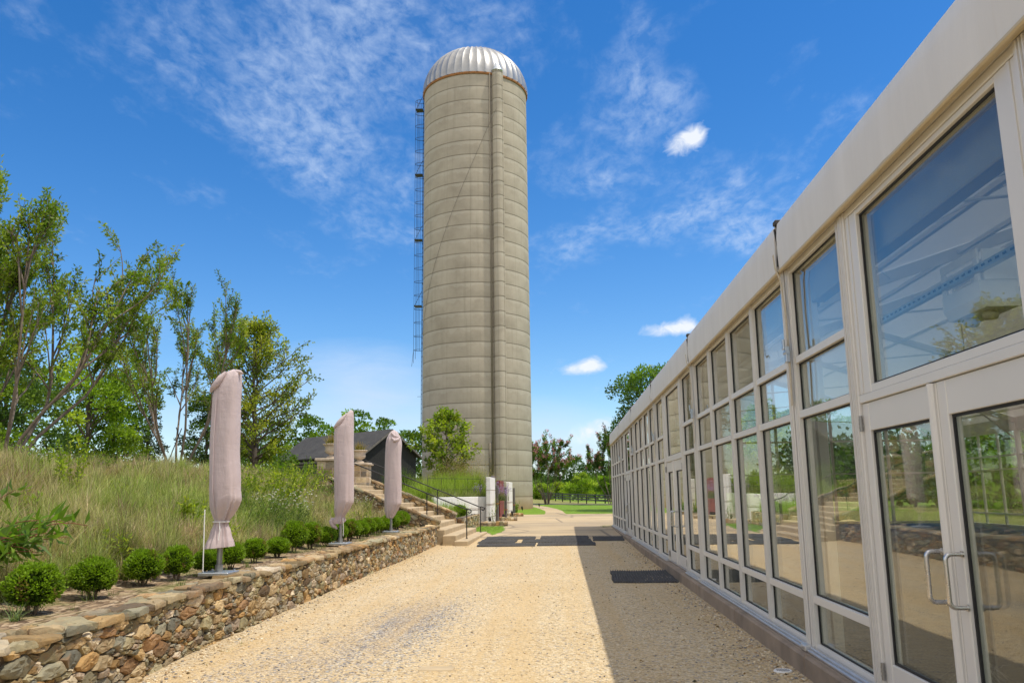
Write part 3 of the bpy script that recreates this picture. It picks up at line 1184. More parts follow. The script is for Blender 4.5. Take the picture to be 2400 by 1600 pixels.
def handrail(label, y, posts, x_end):
    h = thing('handrail', label, 'handrail', (-3.3, y, .2), 0, 'iron handrails of the steps')
    rl = rel(h)
    zt = lambda x: 1.18 + .41 * (-3.3 - x)
    mb = MB()
    pts = [rl(x_end, y, zt(x_end)), rl(-3.36, y, zt(-3.36)), rl(-3.2, y, zt(-3.3) - .0)]
    for a in frange(-.3, 4.2, .55):
        pts.append(rl(-3.2 + .055 * math.sin(a + .3), y, zt(-3.3) - .06 + .06 * math.cos(a + .3)))
    mb.tube(pts, .021, 8)
    mb.build('rail', M_iron, h, True, 50)
    for x in posts:
        mb = MB()
        k = max(0, math.ceil((-3.1 - x) / .42) - 1)
        zb = .2 + .172 * k
        mb.tube([rl(x, y, zb - .02), rl(x, y, zt(x))], .019, 8)
        mb.tube([rl(x, y, zb), rl(x, y, zb + .02)], .04, 8)
        mb.build('post', M_iron, h, True, 50)


handrail('black iron handrail on the near side of the steps, lower line in the picture', 28.85, [-3.3, -4.68, -6.06, -7.4], -8.0)
handrail('black iron handrail on the far side of the steps, standing by the grass verge', 33.75, [-3.3, -5.05, -6.7, -7.9], -8.2)


def pillar(label, x0, y0, s, zb, zt, seed):
    p = thing('stone_pillar', label, 'pillar', (x0 + s / 2, y0 + s / 2, zb), 0, 'stone pillars at the stair head')
    rl = rel(p)
    mb = MB()
    H = zt - zb - .1
    rg = random.Random(seed)
    rows = frange(0, H, H / 6)

    def blocks():
        out = []
        for a, b in zip(rows, rows[1:]):
            cuts = [0, s * rg.uniform(.3, .7), s]
            if rg.random() < .4:
                cuts = [0, s * .3, s * .68, s]
            for c, d in zip(cuts, cuts[1:]):
                out.append([(c, a), (d, a), (d, b), (c, b)])
        return out
    PC = [(.42, .33, .22), (.30, .26, .20), (.48, .40, .28), (.36, .27, .17), (.52, .44, .32), (.22, .20, .17)]
    stone_mesh(mb, blocks(), lambda u, v, d: rl(x0 + u, y0 - d * .4, zb + v), seed, depth=.05, gap=.012, bulge=.012, tilt=.02, cols=PC)
    stone_mesh(mb, blocks(), lambda u, v, d: rl(x0 + s + d * .4, y0 + u, zb + v), seed + 1, depth=.05, gap=.012, bulge=.012, tilt=.02, cols=PC)
    stone_mesh(mb, blocks(), lambda u, v, d: rl(x0 + s - u, y0 + s + d * .4, zb + v), seed + 2, depth=.05, gap=.012, bulge=.012, tilt=.02, cols=PC)
    stone_mesh(mb, blocks(), lambda u, v, d: rl(x0 - d * .4, y0 + s - u, zb + v), seed + 3, depth=.05, gap=.012, bulge=.012, tilt=.02, cols=PC)
    mb.build('blocks', M_stone, p, True, 38)
    mb = MB()
    a = rl(x0 + .012, y0 + .012, zb - .8)
    b = rl(x0 + s - .012, y0 + s - .012, zt - .105)
    mb.box(a[0], b[0], a[1], b[1], a[2], b[2])
    mb.build('mortar_core', M_urn, p)
    mb = MB()
    a = rl(x0 - .07, y0 - .07, zt - .1)
    b = rl(x0 + s + .07, y0 + s + .07, zt)
    mb.box(a[0], b[0], a[1], b[1], a[2], b[2], bev=.02)
    mb.build('capstone', M_urn, p)
    return p


pillar('square stone pillar at the stair head, the nearer left one under an urn', -8.55, 28.75, .82, 1.5, 3.0, 61)
pillar('square stone pillar at the stair head, the farther right one under an urn', -8.62, 33.1, .82, 1.5, 3.0, 65)


def spiky(n, r, L0, L1, c0, c1, seed, zoff=0.0, lean=(.1, .9), w=.02, droop=.3):
    rg = np.random.default_rng(seed)
    root = np.stack([rg.normal(0, r * .4, n), rg.normal(0, r * .4, n), np.full(n, zoff)], -1)
    az_ = rg.uniform(0, 2 * np.pi, n)
    k0 = rg.uniform(.75, 1.25, (n, 1))
    return blade_arrays(root, az_, rg.uniform(*lean, n), rg.uniform(L0, L1, n), w, np.array(c0) * k0, np.array(c1) * k0, droop)


def urn(label, x, y, z, seed):
    u = thing('garden_urn', label, 'urn', (x, y, z), 0, 'planted urns on the pillars')
    mb = MB()
    mb.lathe([(0, 0), (.19, 0), (.19, .05), (.16, .07), (.10, .10), (.09, .13), (.13, .15), (.22, .20), (.25, .27), (.235, .34), (.25, .43), (.31, .48), (.325, .50), (.315, .52), (.27, .52), (.25, .47), (0, .47)], 28)
    mb.build('bowl', M_urn, u, True, 40)
    V, Q, c = spiky(150, .22, .25, .55, (.10, .14, .02), (.34, .24, .07), seed, .46, (.05, .8), .022)
    V2, Q2, c2 = spiky(60, .3, .2, .38, (.18, .20, .03), (.42, .30, .06), seed + 1, .46, (.3, 1.2), .024)
    npmesh('plant', *join([(V, Q, c), (V2, Q2, c2)]), M_grass, u)


urn('carved stone urn with spiky planting on the near pillar', -8.14, 29.16, 3.0, 71)
urn('carved stone urn with spiky planting on the far pillar', -8.21, 33.51, 3.0, 75)

# short stone wall beyond the stairs
sw = thing('stone_retaining_wall', 'short rubble stone wall just beyond the steps, ending near the white panels', 'wall', (-4.1, 36, .1))
rl = rel(sw)
mb = MB()
stone_mesh(mb, cells(34.4, 40.2, 0, .62, .06, .13, 1.3, 81, .2), lambda u, v, d: rl(-4.05 + d + .012 * (u - 34), u, g(u) + v - .02), 82)
stone_mesh(mb, cells(0, .4, 0, .62, .06, .13, 1.3, 83, .2), lambda u, v, d: rl(-4.0 - u, 40.2 + d, g(40) + v - .02), 84)
mb.build('stone_face', M_stone, sw, True, 38)
mb = MB()
mb2 = MB()
stone_mesh(mb2, cells(0, .44, 0, .62, .06, .13, 1.3, 85, .2), lambda u, v, d: rl(-4.47 + u, 34.42 - d, g(34) + v - .02), 86)
mb2.build('end_face', M_stone, sw, True, 38)
a, b = rl(-4.45, 34.46, -.1), rl(-4.08, 40.15, g(40) + .56)
mb.box(a[0], b[0], a[1], b[1], a[2], b[2])
mb.build('core', M_joint, sw)

# low stone edging slabs stepping out from the white panels
for i, (x0, x1, y, lab) in enumerate([(-4.0, -2.65, 40.6, 'low line of edging stones by the grass verge, nearest of three'),
                                     (-3.7, -2.5, 46.2, 'low line of edging stones below the red panel, middle of three'),
                                     (-3.5, -2.45, 52.4, 'low line of edging stones beside the lawn, farthest of three')]):
    e = thing('stone_edging', lab, 'edging', ((x0 + x1) / 2, y, g(y)), 0, 'low stone edging lines')
    rl = rel(e)
    mb = MB()
    for k in range(7):
        q0, q1 = x0 + (x1 - x0) * k / 7, x0 + (x1 - x0) * (k + 1) / 7
        for lay in (0, 1):
            cxs = cells(0, q1 - q0, 0, .5, .12, .2, 1.0, 90 + i * 20 + k + lay * 9, .8)
            stone_mesh(mb, cxs, lambda u, v, d: rl(q0 + u, y - .25 + v + .05 * math.sin(k * 2), g(y) + .10 + lay * .09 + d), 95 + k, depth=.1, bulge=.02, tilt=.1)
    mb.build('stones', M_stone, e, True, 38)

# ------------------------------------------------------------------ silo
SX, SY, SR = -7.0, 69.0, 4.56
SZ = g(SY) - .25
RH = 1.219
silo = thing('grain_silo', 'tall grey concrete farm silo with ribbed metal dome roof and outside chute', 'silo', (SX, SY, SZ))
mb = MB()
prof = []
NR = 30
for k in range(NR):
    z = k * RH
    for q, rr_ in ((0.0, -.022), (.022, -.004), (.06, .0), (.5, .005), (.94, .0), (.978, -.004)):
        prof.append((SR + rr_, z + q * RH))
prof.append((SR - .035, NR * RH))
mb.lathe(prof, 96)
mb.build('barrel', M_silo, silo, True, 8)
ZT = NR * RH
mb = MB()
NS = 44
nv = NS * 4
vs, fs = [], []
RD = SR + .10
lat = frange(0, math.pi / 2 * .985, math.pi / 2 * .985 / 22)
for a in lat:
    for k in range(nv):
        t = 2 * math.pi * k / nv
        r = RD * math.cos(a) ** .96
        rib = .07 if k % 4 == 0 else 0.0
        rr_ = r + rib * math.cos(a)
        vs.append((rr_ * math.cos(t), rr_ * math.sin(t), ZT + .05 + 4.12 * math.sin(a) + rib * .8 * math.sin(a)))
for i in range(len(lat) - 1):
    for k in range(nv):
        k2 = (k + 1) % nv
        fs.append((i * nv + k, i * nv + k2, (i + 1) * nv + k2, (i + 1) * nv + k))
vs.append((0, 0, ZT + 4.19))
fs += [((len(lat) - 1) * nv + k, (len(lat) - 1) * nv + (k + 1) % nv, len(vs) - 1) for k in range(nv)]
mb.add(vs, fs)
mb.build('dome', M_dome, silo, True, 25)
mb = MB()
mb.lathe([(SR + .0, ZT - .12), (SR + .09, ZT - .12), (SR + .13, ZT - .02), (SR + .11, ZT + .07), (SR, ZT + .07)], 96)
mb.build('rim', M_rust, silo, True, 40)
# unloading chute: half-round pipe with a cone cap
CA = math.atan2(-math.cos(.12), math.sin(.12)) + .60       # direction of the chute seen from the silo axis


def onring(a, r, z):
    return (r * math.cos(a), r * math.sin(a), z)


CA = R(-61.5)
ccx, ccy = (SR + .22) * math.cos(CA), (SR + .22) * math.sin(CA)
mb = MB()
prof = []
for k in range(NR):
    z = k * RH
    for q, d in ((.02, -.02), (.05, 0), (.97, 0), (.995, -.02)):
        prof.append((.43 + d, z + q * RH))
prof = [p for p in prof if p[1] > 2.3]
prof = [(0, 2.3), (.43, 2.3)] + prof + [(.43, ZT + .22)]
mb.lathe(prof, 28, c=(ccx, ccy))
mb.tube([(ccx + .43, ccy - .04, 2.3), (ccx + .43, ccy - .04, ZT + .1)], .085, 10)
mb.build('chute', M_silo, silo, True, 14)
mb = MB()
mb.lathe([(.44, ZT + .12), (.50, ZT + .2), (.42, ZT + .38), (.05, ZT + 1.12), (0, ZT + 1.14)], 28, c=(ccx, ccy))
mb.build('chute_cap', M_galv, silo, True, 40)
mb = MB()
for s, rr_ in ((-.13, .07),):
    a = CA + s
    mb.tube([onring(a, SR + .07, 3.0), onring(a, SR + .07, ZT)], rr_, 6)  # dark tube stands in for the shadow strip beside the chute
mb.tube([onring(CA - .17, SR + .09, 2.6), onring(CA - .17, SR + .09, 5.4)], .12, 8)
mb.build('chute_shade_strip', simple('shade strip brown', (.20, .175, .13), .8, 0, .2, 3), silo, True)
mb = MB()
cab = []
for i in range(13):
    q = i / 12
    cab.append(onring(CA - .05 - 1.78 * q, SR + .06 + (.6 if i == 0 else .02), 33.2 - 19.3 * q ** .95))
mb.tube(cab, .012, 5)
mb.build('cable', M_weath, silo)
# caged ladder on the left side
lad = math.pi - .06
mb = MB()
for dy_ in (-.22, .22):
    mb.tube([(-SR - .12, dy_ - .1, 5.2), (-SR - .12, dy_ - .1, ZT + .2)], .022, 5)
for z in frange(5.4, ZT, .4):
    mb.tube([(-SR - .12, -.32, z), (-SR - .12, .12, z)], .014, 4)
    if z % 1.6 < .4:
        mb.tube([(-SR + .02, -.32, z), (-SR - .14, -.32, z)], .016, 4)
mb.tube([(-SR, -.3, 14.2 - 4.6), (-SR - .45, -.3, 14.2 - 4.6)], .018, 4)
mb.tube([(-SR, -.3, 6.4), (-SR - .45, -.3, 6.4)], .018, 4)
mb.build('ladder', M_iron, silo)
mb = MB()
ring_z = frange(13.6, ZT - .2, 1.22)
arc = [(-SR - .12 - .72 * math.sin(a), -.1 - .40 * math.cos(a)) for a in frange(.0, math.pi, math.pi / 8)]
for z in ring_z:
    mb.tube([(x, y, z) for x, y in arc], .020, 4)
for i in (1, 2, 4, 6, 7):
    x, y = arc[i]
    z0 = 13.6 - (1.1 if i == 4 else (.8 if i == 2 else 0))
    mb.tube([(x, y, z0), (x, y, ZT - .2)], .018, 4)
mb.tube([(arc[4][0], arc[4][1], 13.6), (arc[4][0] - .15, arc[4][1], 12.2)], .018, 4)
for z in (17.4, 23.3, 29.3, ZT - 1.1):
    mb.box(-SR - .80, -SR - .15, -.45, .25, z, z + .05)
    mb.tube([(-SR - .75, -.4, z), (-SR - .1, -.4, z + 1.3)], .02, 4)
mb.build('cage', M_iron, silo)

# ------------------------------------------------------------------ white and red steel panels below the silo
PANEL_SPEC = [
    ('white_panel', 'tall white riveted panel standing at the corner of the white planter wall', -3.84, -3.62, 42.2, 45.2, 2.55, M_white, 'panel'),
    ('red_panel', 'dark red panel standing between the two white ones', -3.66, -3.46, 46.6, 49.6, 2.45, M_red, 'panel'),
    ('white_panel', 'narrower white panel standing right of the red one, nearest the silo', -3.50, -3.30, 52.2, 55.6, 2.45, M_white, 'panel')]
for nm, lab, x0, x1, y0, y1, zt, mt, cat in PANEL_SPEC:
    p = thing(nm, lab, cat, ((x0 + x1) / 2, (y0 + y1) / 2, g(y0)), 0, 'tall steel panels below the silo')
    rl = rel(p)
    a, b = rl(x0, y0, g(y0) - .1), rl(x1, y1, zt)
    mb = MB()
    mb.box(a[0], b[0], a[1], b[1], a[2], b[2], bev=.015)
    mb.build('sheet', mt, p)
    mb = MB()
    for zz in (g(y0) + .35, 1.15, 1.2, 1.9):
        mb.box(a[0] - .006, b[0] + .006, a[1] - .006, b[1] + .006, zz - g(y0), zz - g(y0) + .018)
    for zz in frange(g(y0) + .1, zt - .1, .09):
        mb.box(a[0] + .02, a[0] + .035, a[1] - .012, a[1], zz - g(y0), zz - g(y0) + .02)
    mb.build('seam', M_rustw if mt is M_white else M_red, p)
for lab, x, y, z0, z1 in [('weathered grey timber post on the right edge of the near white panel', -3.56, 45.7, 1.15, 2.15),
                          ('weathered grey timber post on the right edge of the red panel', -3.40, 50.2, .75, 2.1),
                          ('weathered grey timber post on the right edge of the far white panel', -3.24, 56.0, .95, 2.1)]:
    p = thing('timber_post', lab, 'post', (x, y, z0), 0, 'weathered timber posts')
    mb = MB()
    mb.box(-.06, .07, -.3, .3, -.9, z1 - z0, bev=.01)
    mb.build('plank', M_weath, p)
    mb = MB()
    mb.box(-.09, .1, -.34, .34, .02, .07)
    mb.build('bracket', M_rust, p)
PWA, PWB = Vector((-3.88, 43.0, 0)), Vector((-6.15, 39.7, 0))
PWL = (PWB - PWA).length
PWR = math.atan2(PWA.y - PWB.y, PWA.x - PWB.x)
pw = thing('white_planter_wall', 'long low white planter wall holding tall grass in front of the silo', 'wall', (PWA.x, PWA.y, g(43)), PWR)
mb = MB()
mb.box(-PWL, -.01, -.1, .1, -.1, 1.58 - g(43), bev=.015)
mb.build('sheet', M_white, pw)
mb = MB()
for x in frange(-PWL + .05, -.1, .09):
    mb.box(x, x + .02, -.112, -.1, .76, .81)
mb.box(-PWL + .02, -.03, -.112, -.1, .72, .735)
mb.build('rivets', M_rustw, pw)

# wire mesh fence standing in the tall grass behind the planter wall
wf = thing('wire_fence', 'thin dark wire fence panel half hidden in the tall grass above the white wall', 'fence', (PWA.x, PWA.y, 1.5), PWR)
mb = MB()
for x in frange(-PWL, -.1, .97):
    mb.tube([(x, .35, -.2), (x, .35, 1.0)], .012, 5)
for z in (.45, .98):
    mb.tube([(-PWL, .35, z), (-.1, .35, z)], .01, 5)
mb.build('wire_frame', M_iron, wf)

# small black path lights
for x, y, lab in [(-3.62, 42.0, 'small black ground spotlight at the foot of the near white panel'), (-3.25, 46.4, 'small black ground spotlight at the foot of the red panel'),
                  (-3.12, 52.0, 'small black ground spotlight at the foot of the far white panel'), (-3.0, 62.5, 'small black ground spotlight in the lawn by the silo base'),
                  (-2.0, 72.0, 'small black ground spotlight in the lawn right of the silo')]:
    p = thing('spotlight', lab, 'light', (x, y, g(y)), 0, 'black ground spotlights')
    mb = MB()
    mb.tube([(0, 0, 0), (0, 0, .12)], .02, 8)
    mb.build('stake', M_iron, p)
    mb = MB()
    mb.tube([(0, .06, .14), (-.03, -.06, .32)], [.06, .075], 10)
    mb.build('housing', M_iron, p, True, 40)

# ------------------------------------------------------------------ black barn behind the bank
barn = thing('black_barn', 'small black board barn with dark shingle roof behind the stone pillars', 'barn', (-13.3, 55.0, 2.2), math.atan2(7.0, -8.0))
# local axes: +x along the eave to the far left, -y towards the gable depth
BL, BD, BH, BR = 10.6, 4.6, 2.25, 1.62
mb = MB()
mb.add([(0, 0, -1.5), (BL, 0, -1.5), (BL, 0, BH), (0, 0, BH)], [(0, 1, 2, 3)])
mb.add([(0, -BD, -1.5), (BL, -BD, -1.5), (BL, -BD, BH), (0, -BD, BH)], [(3, 2, 1, 0)])
for x in (0, BL):
    mb.add([(x, 0, -1.5), (x, -BD, -1.5), (x, -BD, BH), (x, -BD / 2, BH + BR), (x, 0, BH)], [(0, 1, 2, 3, 4)])
wallm = mb.build('board_wall', M_barnb, barn)
mb = MB()
ov, th = .28, .09
sl_ = BR / (BD / 2)
for sgn, ye, yr in ((1, ov, -BD / 2), (-1, -BD - ov, -BD / 2)):
    ze = BH - sl_ * ov + .05
    zr = BH + BR + .06
    x0, x1 = -ov, BL + ov
    mb.add([(x0, ye, ze), (x1, ye, ze), (x1, yr, zr), (x0, yr, zr), (x0, ye, ze + th), (x1, ye, ze + th), (x1, yr, zr + th), (x0, yr, zr + th)],
           [(0, 3, 2, 1), (4, 5, 6, 7), (0, 1, 5, 4), (0, 4, 7, 3), (1, 2, 6, 5), (2, 3, 7, 6)])
mb.build('roof', M_shing, barn)
mb = MB()
mb.box(-ov, BL + ov, .16, .22, BH - .42, BH - .3)
mb.box(.1, BL - .1, .03, .06, BH - .62, BH - .5)
mb.build('eave_board', M_weath, barn)
mb = MB()
mb.box(3.2, 6.6, .012, .05, -1.0, BH - .7)
mb.tube([(3.3, .06, -1.0), (6.5, .06, BH - .8)], .05, 4)
mb.build('sliding_door', M_barnb, barn)
for k, x in enumerate((-.02,)):
    mb = MB()
    for ye in (ov, -BD - ov):
        ze = BH - sl_ * ov + .05
        mb.add([(-ov - .012, ye, ze - .08), (-ov - .012, -BD / 2, BH + BR - .03), (-ov - .012, -BD / 2, BH + BR + .12), (-ov - .012, ye, ze + .08),
                (-ov - .05, ye, ze - .08), (-ov - .05, -BD / 2, BH + BR - .03), (-ov - .05, -BD / 2, BH + BR + .12), (-ov - .05, ye, ze + .08)],
               [(0, 1, 2, 3), (4, 7, 6, 5), (3, 2, 6, 7), (0, 4, 5, 1)])
    mb.build('rake_board', M_weath, barn)

# ------------------------------------------------------------------ covered parasols
def cover(rings, seed, pinch=None, n=72):
    """rings: (z, cx, cy, hw, hd, pleat_amp, tiltx)"""
    rg = random.Random(seed)
    ph = [rg.uniform(0, 6.28) for _ in range(8)]
    vs, fs = [], []
    # densify
    dense = []
    for a, b in zip(rings, rings[1:]):
        k = max(1, int(abs(b[0] - a[0]) / .045))
        for j in range(k):
            q = j / k
            q2 = q * q * (3 - 2 * q)
            dense.append(tuple(a[i] + (b[i] - a[i]) * (q if i == 0 else q2) for i in range(7)))
    dense.append(rings[-1])
    for z, cx, cy, hw, hd, pa, tx in dense:
        for k in range(n):
            t = 2 * math.pi * k / n
            c, s = math.cos(t), math.sin(t)
            e = .72
            ux = math.copysign(abs(c) ** e, c)
            uy = math.copysign(abs(s) ** e, s)
            pl = pa * (math.sin(11 * t + ph[0] + .6 * math.sin(2 * t)) * .6 + math.sin(17 * t + ph[1]) * .3)
            fold = .045 * math.sin(2 * t + ph[2] + .8 * z) + .038 * math.sin(3 * t + ph[3] - 1.7 * z) + .016 * math.sin(5 * t - 2.3 * z + ph[7]) + .012 * math.sin(6 * t + 1.1 * z + ph[4]) * math.sin(1.9 * z + ph[5]) + .005 * math.sin(9 * t + 6 * z + ph[6])
            fold += .055 * (abs(math.sin(1.5 * t + ph[1] + .35 * z)) - .64) + .03 * (abs(math.sin(2.5 * t + ph[4] - .5 * z)) - .64)
            m = 1 + pl + fold
            x = ux * hw * m
            vs.append((cx + x, cy + uy * hd * m, z + tx * x))
    for i in range(len(dense) - 1):
        for k in range(n):
            k2 = (k + 1) % n
            fs.append((i * n + k, i * n + k2, (i + 1) * n + k2, (i + 1) * n + k))
    vs.append((dense[-1][1], dense[-1][2], dense[-1][0] + .02))
    fs += [((len(dense) - 1) * n + k, (len(dense) - 1) * n + (k + 1) % n, len(vs) - 1) for k in range(n)]
    return vs, fs


def flap(mb, pts, rad):
    """overhanging fold of cloth at the cover's top"""
    mb.tube(pts, rad, 14)


def parasol(label, x, y, rings, seed, flaps, skirt_lo, extras=None):
    u = thing('covered_parasol', label, 'parasol', (x, y, .70), 0, 'closed parasols under pink covers')
    mb = MB()
    mb.add(*cover([(r[0] - .70,) + tuple(r[1:]) for r in rings], seed))
    for pts, rad in flaps:
        flap(mb, [(p[0], p[1], p[2] - .70) for p in pts], rad)
    # stitched seam running down the front
    zs_ = [r for r in rings if 1.5 < r[0] < 3.1]
    mb.tube([(r[1] - r[3] * .55, -r[4] * 1.0, r[0] - .70) for r in zs_], .006, 5)
    mb.build('cover', M_fabric, u, True, 70)
    mb = MB()
    mb.tube([(0, 0, 0), (0, 0, 2.3)], .036, 16)
    mb.tube([(0, 0, 0), (0, 0, .10)], .050, 16)
    mb.build('pole', M_pole, u, True, 40)
    mb = MB()
    mb.box(-.2, .2, -.2, .2, -.03, .012, bev=.006)
    for sx in (-1, 1):
        for sy in (-1, 1):
            mb.tube([(sx * .15, sy * .15, .01), (sx * .15, sy * .15, .035)], .014, 6)
    mb.build('base_plate', M_galv, u)
    return u


u1 = parasol('tallest-looking pink-covered parasol, nearest the camera, its cover tied into a flared skirt', -4.56, 11.05,
             [(a_, b_, c_, d_ * .86, e_ * .86, f_, g_) for a_, b_, c_, d_, e_, f_, g_ in [(1.02, -.005, 0, .195, .17, .16, .08), (1.05, -.005, 0, .19, .165, .16, .08), (1.20, .0, 0, .135, .12, .18, .03), (1.335, .0, 0, .085, .08, .30, 0), (1.37, .01, 0, .082, .08, .34, 0), (1.43, .02, 0, .12, .11, .30, 0),
              (1.55, .035, 0, .185, .16, .17, .0), (1.66, .045, 0, .222, .18, .07, -.1), (1.8, .03, 0, .224, .185, .02, 0), (2.4, .0, 0, .212, .18, 0, 0), (3.0, .0, 0, .20, .175, 0, 0), (3.13, .01, 0, .195, .17, .0, .12),
              (3.26, .03, 0, .165, .15, .02, .32), (3.345, .06, 0, .125, .12, .04, .25), (3.38, .07, 0, .085, .09, .05, .08), (3.395, .07, 0, .04, .04, .0, 0)]], 1,
             [([(-.205, -.09, 3.09), (-.17, -.12, 3.13), (-.11, -.135, 3.19), (-.055, -.125, 3.28), (.0, -.10, 3.36)], [.014, .034, .046, .042, .016]),
              ([(.12, -.06, 3.37), (.18, -.04, 3.36), (.215, -.02, 3.34)], [.03, .028, .008])], 1.02)
mb = MB()
mb.tube([(-.135, -.19, .03), (-.15, -.195, .82)], .008, 6)
mb.build('zip_rod', M_white, u1)
mb = MB()
mb.tube([(.0 + .105 * math.cos(a), .10 * math.sin(a), .655) for a in frange(0, 2 * math.pi, .3)], .007, 5)
mb.tube([(.02, -.105, .65), (.04, -.13, .55), (.03, -.14, .42)], .006, 5)
mb.build('tie_cord', M_white, u1)
u2 = parasol('pink-covered parasol in the middle of the three, its peak slanting up to the right', -4.71, 17.7,
             [(1.10, -.06, 0, .09, .08, .3, 0), (1.18, -.045, 0, .14, .11, .28, -.1), (1.25, -.02, 0, .085, .08, .32, 0), (1.30, .0, 0, .11, .1, .25, .2), (1.42, .03, 0, .17, .15, .12, .1), (1.56, .055, 0, .203, .17, .03, 0),
              (2.2, .05, 0, .205, .175, 0, 0), (3.0, .03, 0, .20, .17, 0, 0), (3.15, .03, 0, .195, .165, .02, .15), (3.30, .07, 0, .15, .13, .05, .5), (3.42, .12, 0, .09, .09, .06, .6), (3.48, .155, 0, .05, .05, .0, .4), (3.50, .165, 0, .02, .02, 0, 0)], 12,
             [([(-.19, -.08, 3.13), (-.13, -.13, 3.14), (-.06, -.15, 3.22), (.02, -.13, 3.33), (.10, -.07, 3.43)], [.015, .04, .05, .04, .015]),
              ([(-.16, -.05, 1.22), (-.19, -.04, 1.16), (-.15, -.03, 1.06), (-.06, -.06, 1.0)], [.03, .06, .055, .015])], 1.1)
mb = MB()
mb.tube([(.07, -.1, .52), (.09, -.11, .3), (.085, -.1, .15)], .006, 5)
mb.build('tie_cord', M_white, u2)
u3 = parasol('shortest-looking pink-covered parasol, farthest of the three and nearest the steps', -4.78, 23.3,
             [(1.06, -.02, 0, .06, .06, .2, 0), (1.13, -.01, 0, .12, .11, .16, .25), (1.30, .02, 0, .19, .16, .08, .25), (1.45, .045, 0, .222, .18, .03, .05), (2.0, .05, 0, .222, .18, 0, 0), (2.8, .045, 0, .212, .175, 0, 0), (3.10, .05, 0, .21, .17, .02, 0),
              (3.22, .05, 0, .19, .165, .06, -.1), (3.36, .05, 0, .14, .13, .08, -.1), (3.46, .05, 0, .08, .08, .08, 0), (3.50, .045, 0, .02, .02, 0, 0)], 23,
             [([(.02, -.15, 3.27), (.10, -.17, 3.19), (.19, -.14, 3.22), (.24, -.07, 3.30)], [.03, .05, .045, .02]),
              ([(.0, -.1, 3.42), (.08, -.12, 3.33), (.2, -.08, 3.3)], [.03, .045, .02])], 1.05)

# ------------------------------------------------------------------ rubber mats, drain cover
def mat_(label, x0, x1, y0, y1, rz=0, seed=0, lift=.016):
    cx, cy = (x0 + x1) / 2, (y0 + y1) / 2
    o_slope = (g(y1) - g(y0)) / (y1 - y0)
    rg = random.Random(seed)
    nx = int((x1 - x0) / .0125)
    xs = [(i / nx - .5) * (x1 - x0) for i in range(nx + 1)]
    ys = frange(-(y1 - y0) / 2, (y1 - y0) / 2, .12)
    a, b, c_ = rg.uniform(0, 6), rg.uniform(0, 6), rg.uniform(0, 6)
    vs, fs = [], []

    def top(i, x, y):
        w = .008 * math.sin(2.1 * x + a) * math.sin(1.7 * y + b) + .004 * math.sin(6 * x + c_)
        rib = .020 if (i // 2) % 2 == 0 else 0.0
        return lift + w + rib + o_slope * y
    for j, y in enumerate(ys):
        for i, x in enumerate(xs):
            ex = .012 * math.sin(5 * y + a) if i in (0, nx) else 0
            ey = .02 * math.sin(4 * x + b) + .012 * math.sin(11 * x) if j in (0, len(ys) - 1) else 0
            vs.append((x + ex, y + ey, top(i, x, y)))
    n = nx + 1
    for j in range(len(ys) - 1):
        for i in range(nx):
            fs.append((j * n + i, j * n + i + 1, (j + 1) * n + i + 1, (j + 1) * n + i))
    # skirts
    rim = [i for i in range(n)] + [j * n + nx for j in range(1, len(ys))] + [(len(ys) - 1) * n + i for i in range(nx - 1, -1, -1)] + [j * n for j in range(len(ys) - 2, 0, -1)]
    b0 = len(vs)
    for i in rim:
        x, y, z = vs[i]
        vs.append((x, y, o_slope * y - .004))
    for k in range(len(rim)):
        k2 = (k + 1) % len(rim)
        fs.append((rim[k2], rim[k], b0 + k, b0 + k2))
    mb = MB()
    mb.add(vs, fs)
    o = mb.build('rubber_mat', M_mat)
    o.location = (cx, cy, g(cy))
    o.rotation_euler = (0, 0, rz)
    return set_props(o, label, 'mat', 'ribbed rubber mats on the drive')


mat_('ribbed black rubber mat lying on gravel beside the pavilion plinth, scuffed with dust', .95, 2.16, 16.15, 18.5, R(-2), 1)
mat_('black ribbed mat at the front left, closest to the bottom step', -2.78, -.92, 26.95, 28.35, R(.6), 2)
mat_('short black ribbed mat in the middle row on the left, beside the bottom step', -2.88, -1.62, 28.5, 30.25, R(-1), 3)
mat_('black ribbed mat in the back row on the left, touching the concrete', -2.84, -1.02, 30.4, 31.9, R(.5), 7)
mat_('black ribbed mat at the front right of the mat crossing, partly in shadow', -.84, 1.03, 27.1, 28.5, R(0), 4)
mat_('wide black ribbed mat in the middle row on the right of the small bare triangle', -1.42, .96, 28.62, 30.3, R(.6), 5)
mat_('black ribbed mat in the back row on the right', -.82, .92, 30.42, 32.05, R(-.4), 8)
mat_('black ribbed mat in full shadow reaching to the pavilion plinth', 1.05, 2.12, 29.2, 31.6, R(-1.5), 6)
dc = thing('drain_cover', 'small round white slotted drain cover in the gravel by the plinth', 'drain cover', (2.02, 8.3, .008))
mb = MB()
mb.lathe([(0, -.02), (.085, -.02), (.085, .004), (.078, .010), (.070, .008), (0, .008)], 28)
mb.build('cover', M_white, dc, True, 40)
mb = MB()
for k in range(-4, 5):
    hw = math.sqrt(max(.0, .062 ** 2 - (k * .0135) ** 2))
    mb.box(k * .0135 - .003, k * .0135 + .003, -hw, hw, .006, .0092)
mb.build('slot', M_black, dc)
st_ = MB()
st_.box(-.17, .17, -.09, .09, -.03, .012, bev=.008)
o = st_.build('paving_slab', M_step)
o.location = (-1.26, 8.42, .004)
set_props(o, 'small tan slab flush in the gravel at the bottom of the picture', 'slab')

# ------------------------------------------------------------------ glass pavilion
GX = 2.35
BAY = 6.1
YB0 = 8.28
pav = thing('glass_pavilion', 'long glazed aluminium tent pavilion with cream valance and double doors', 'pavilion', (GX, 17.43, .19))
P0 = Vector((GX, 17.43, .19))


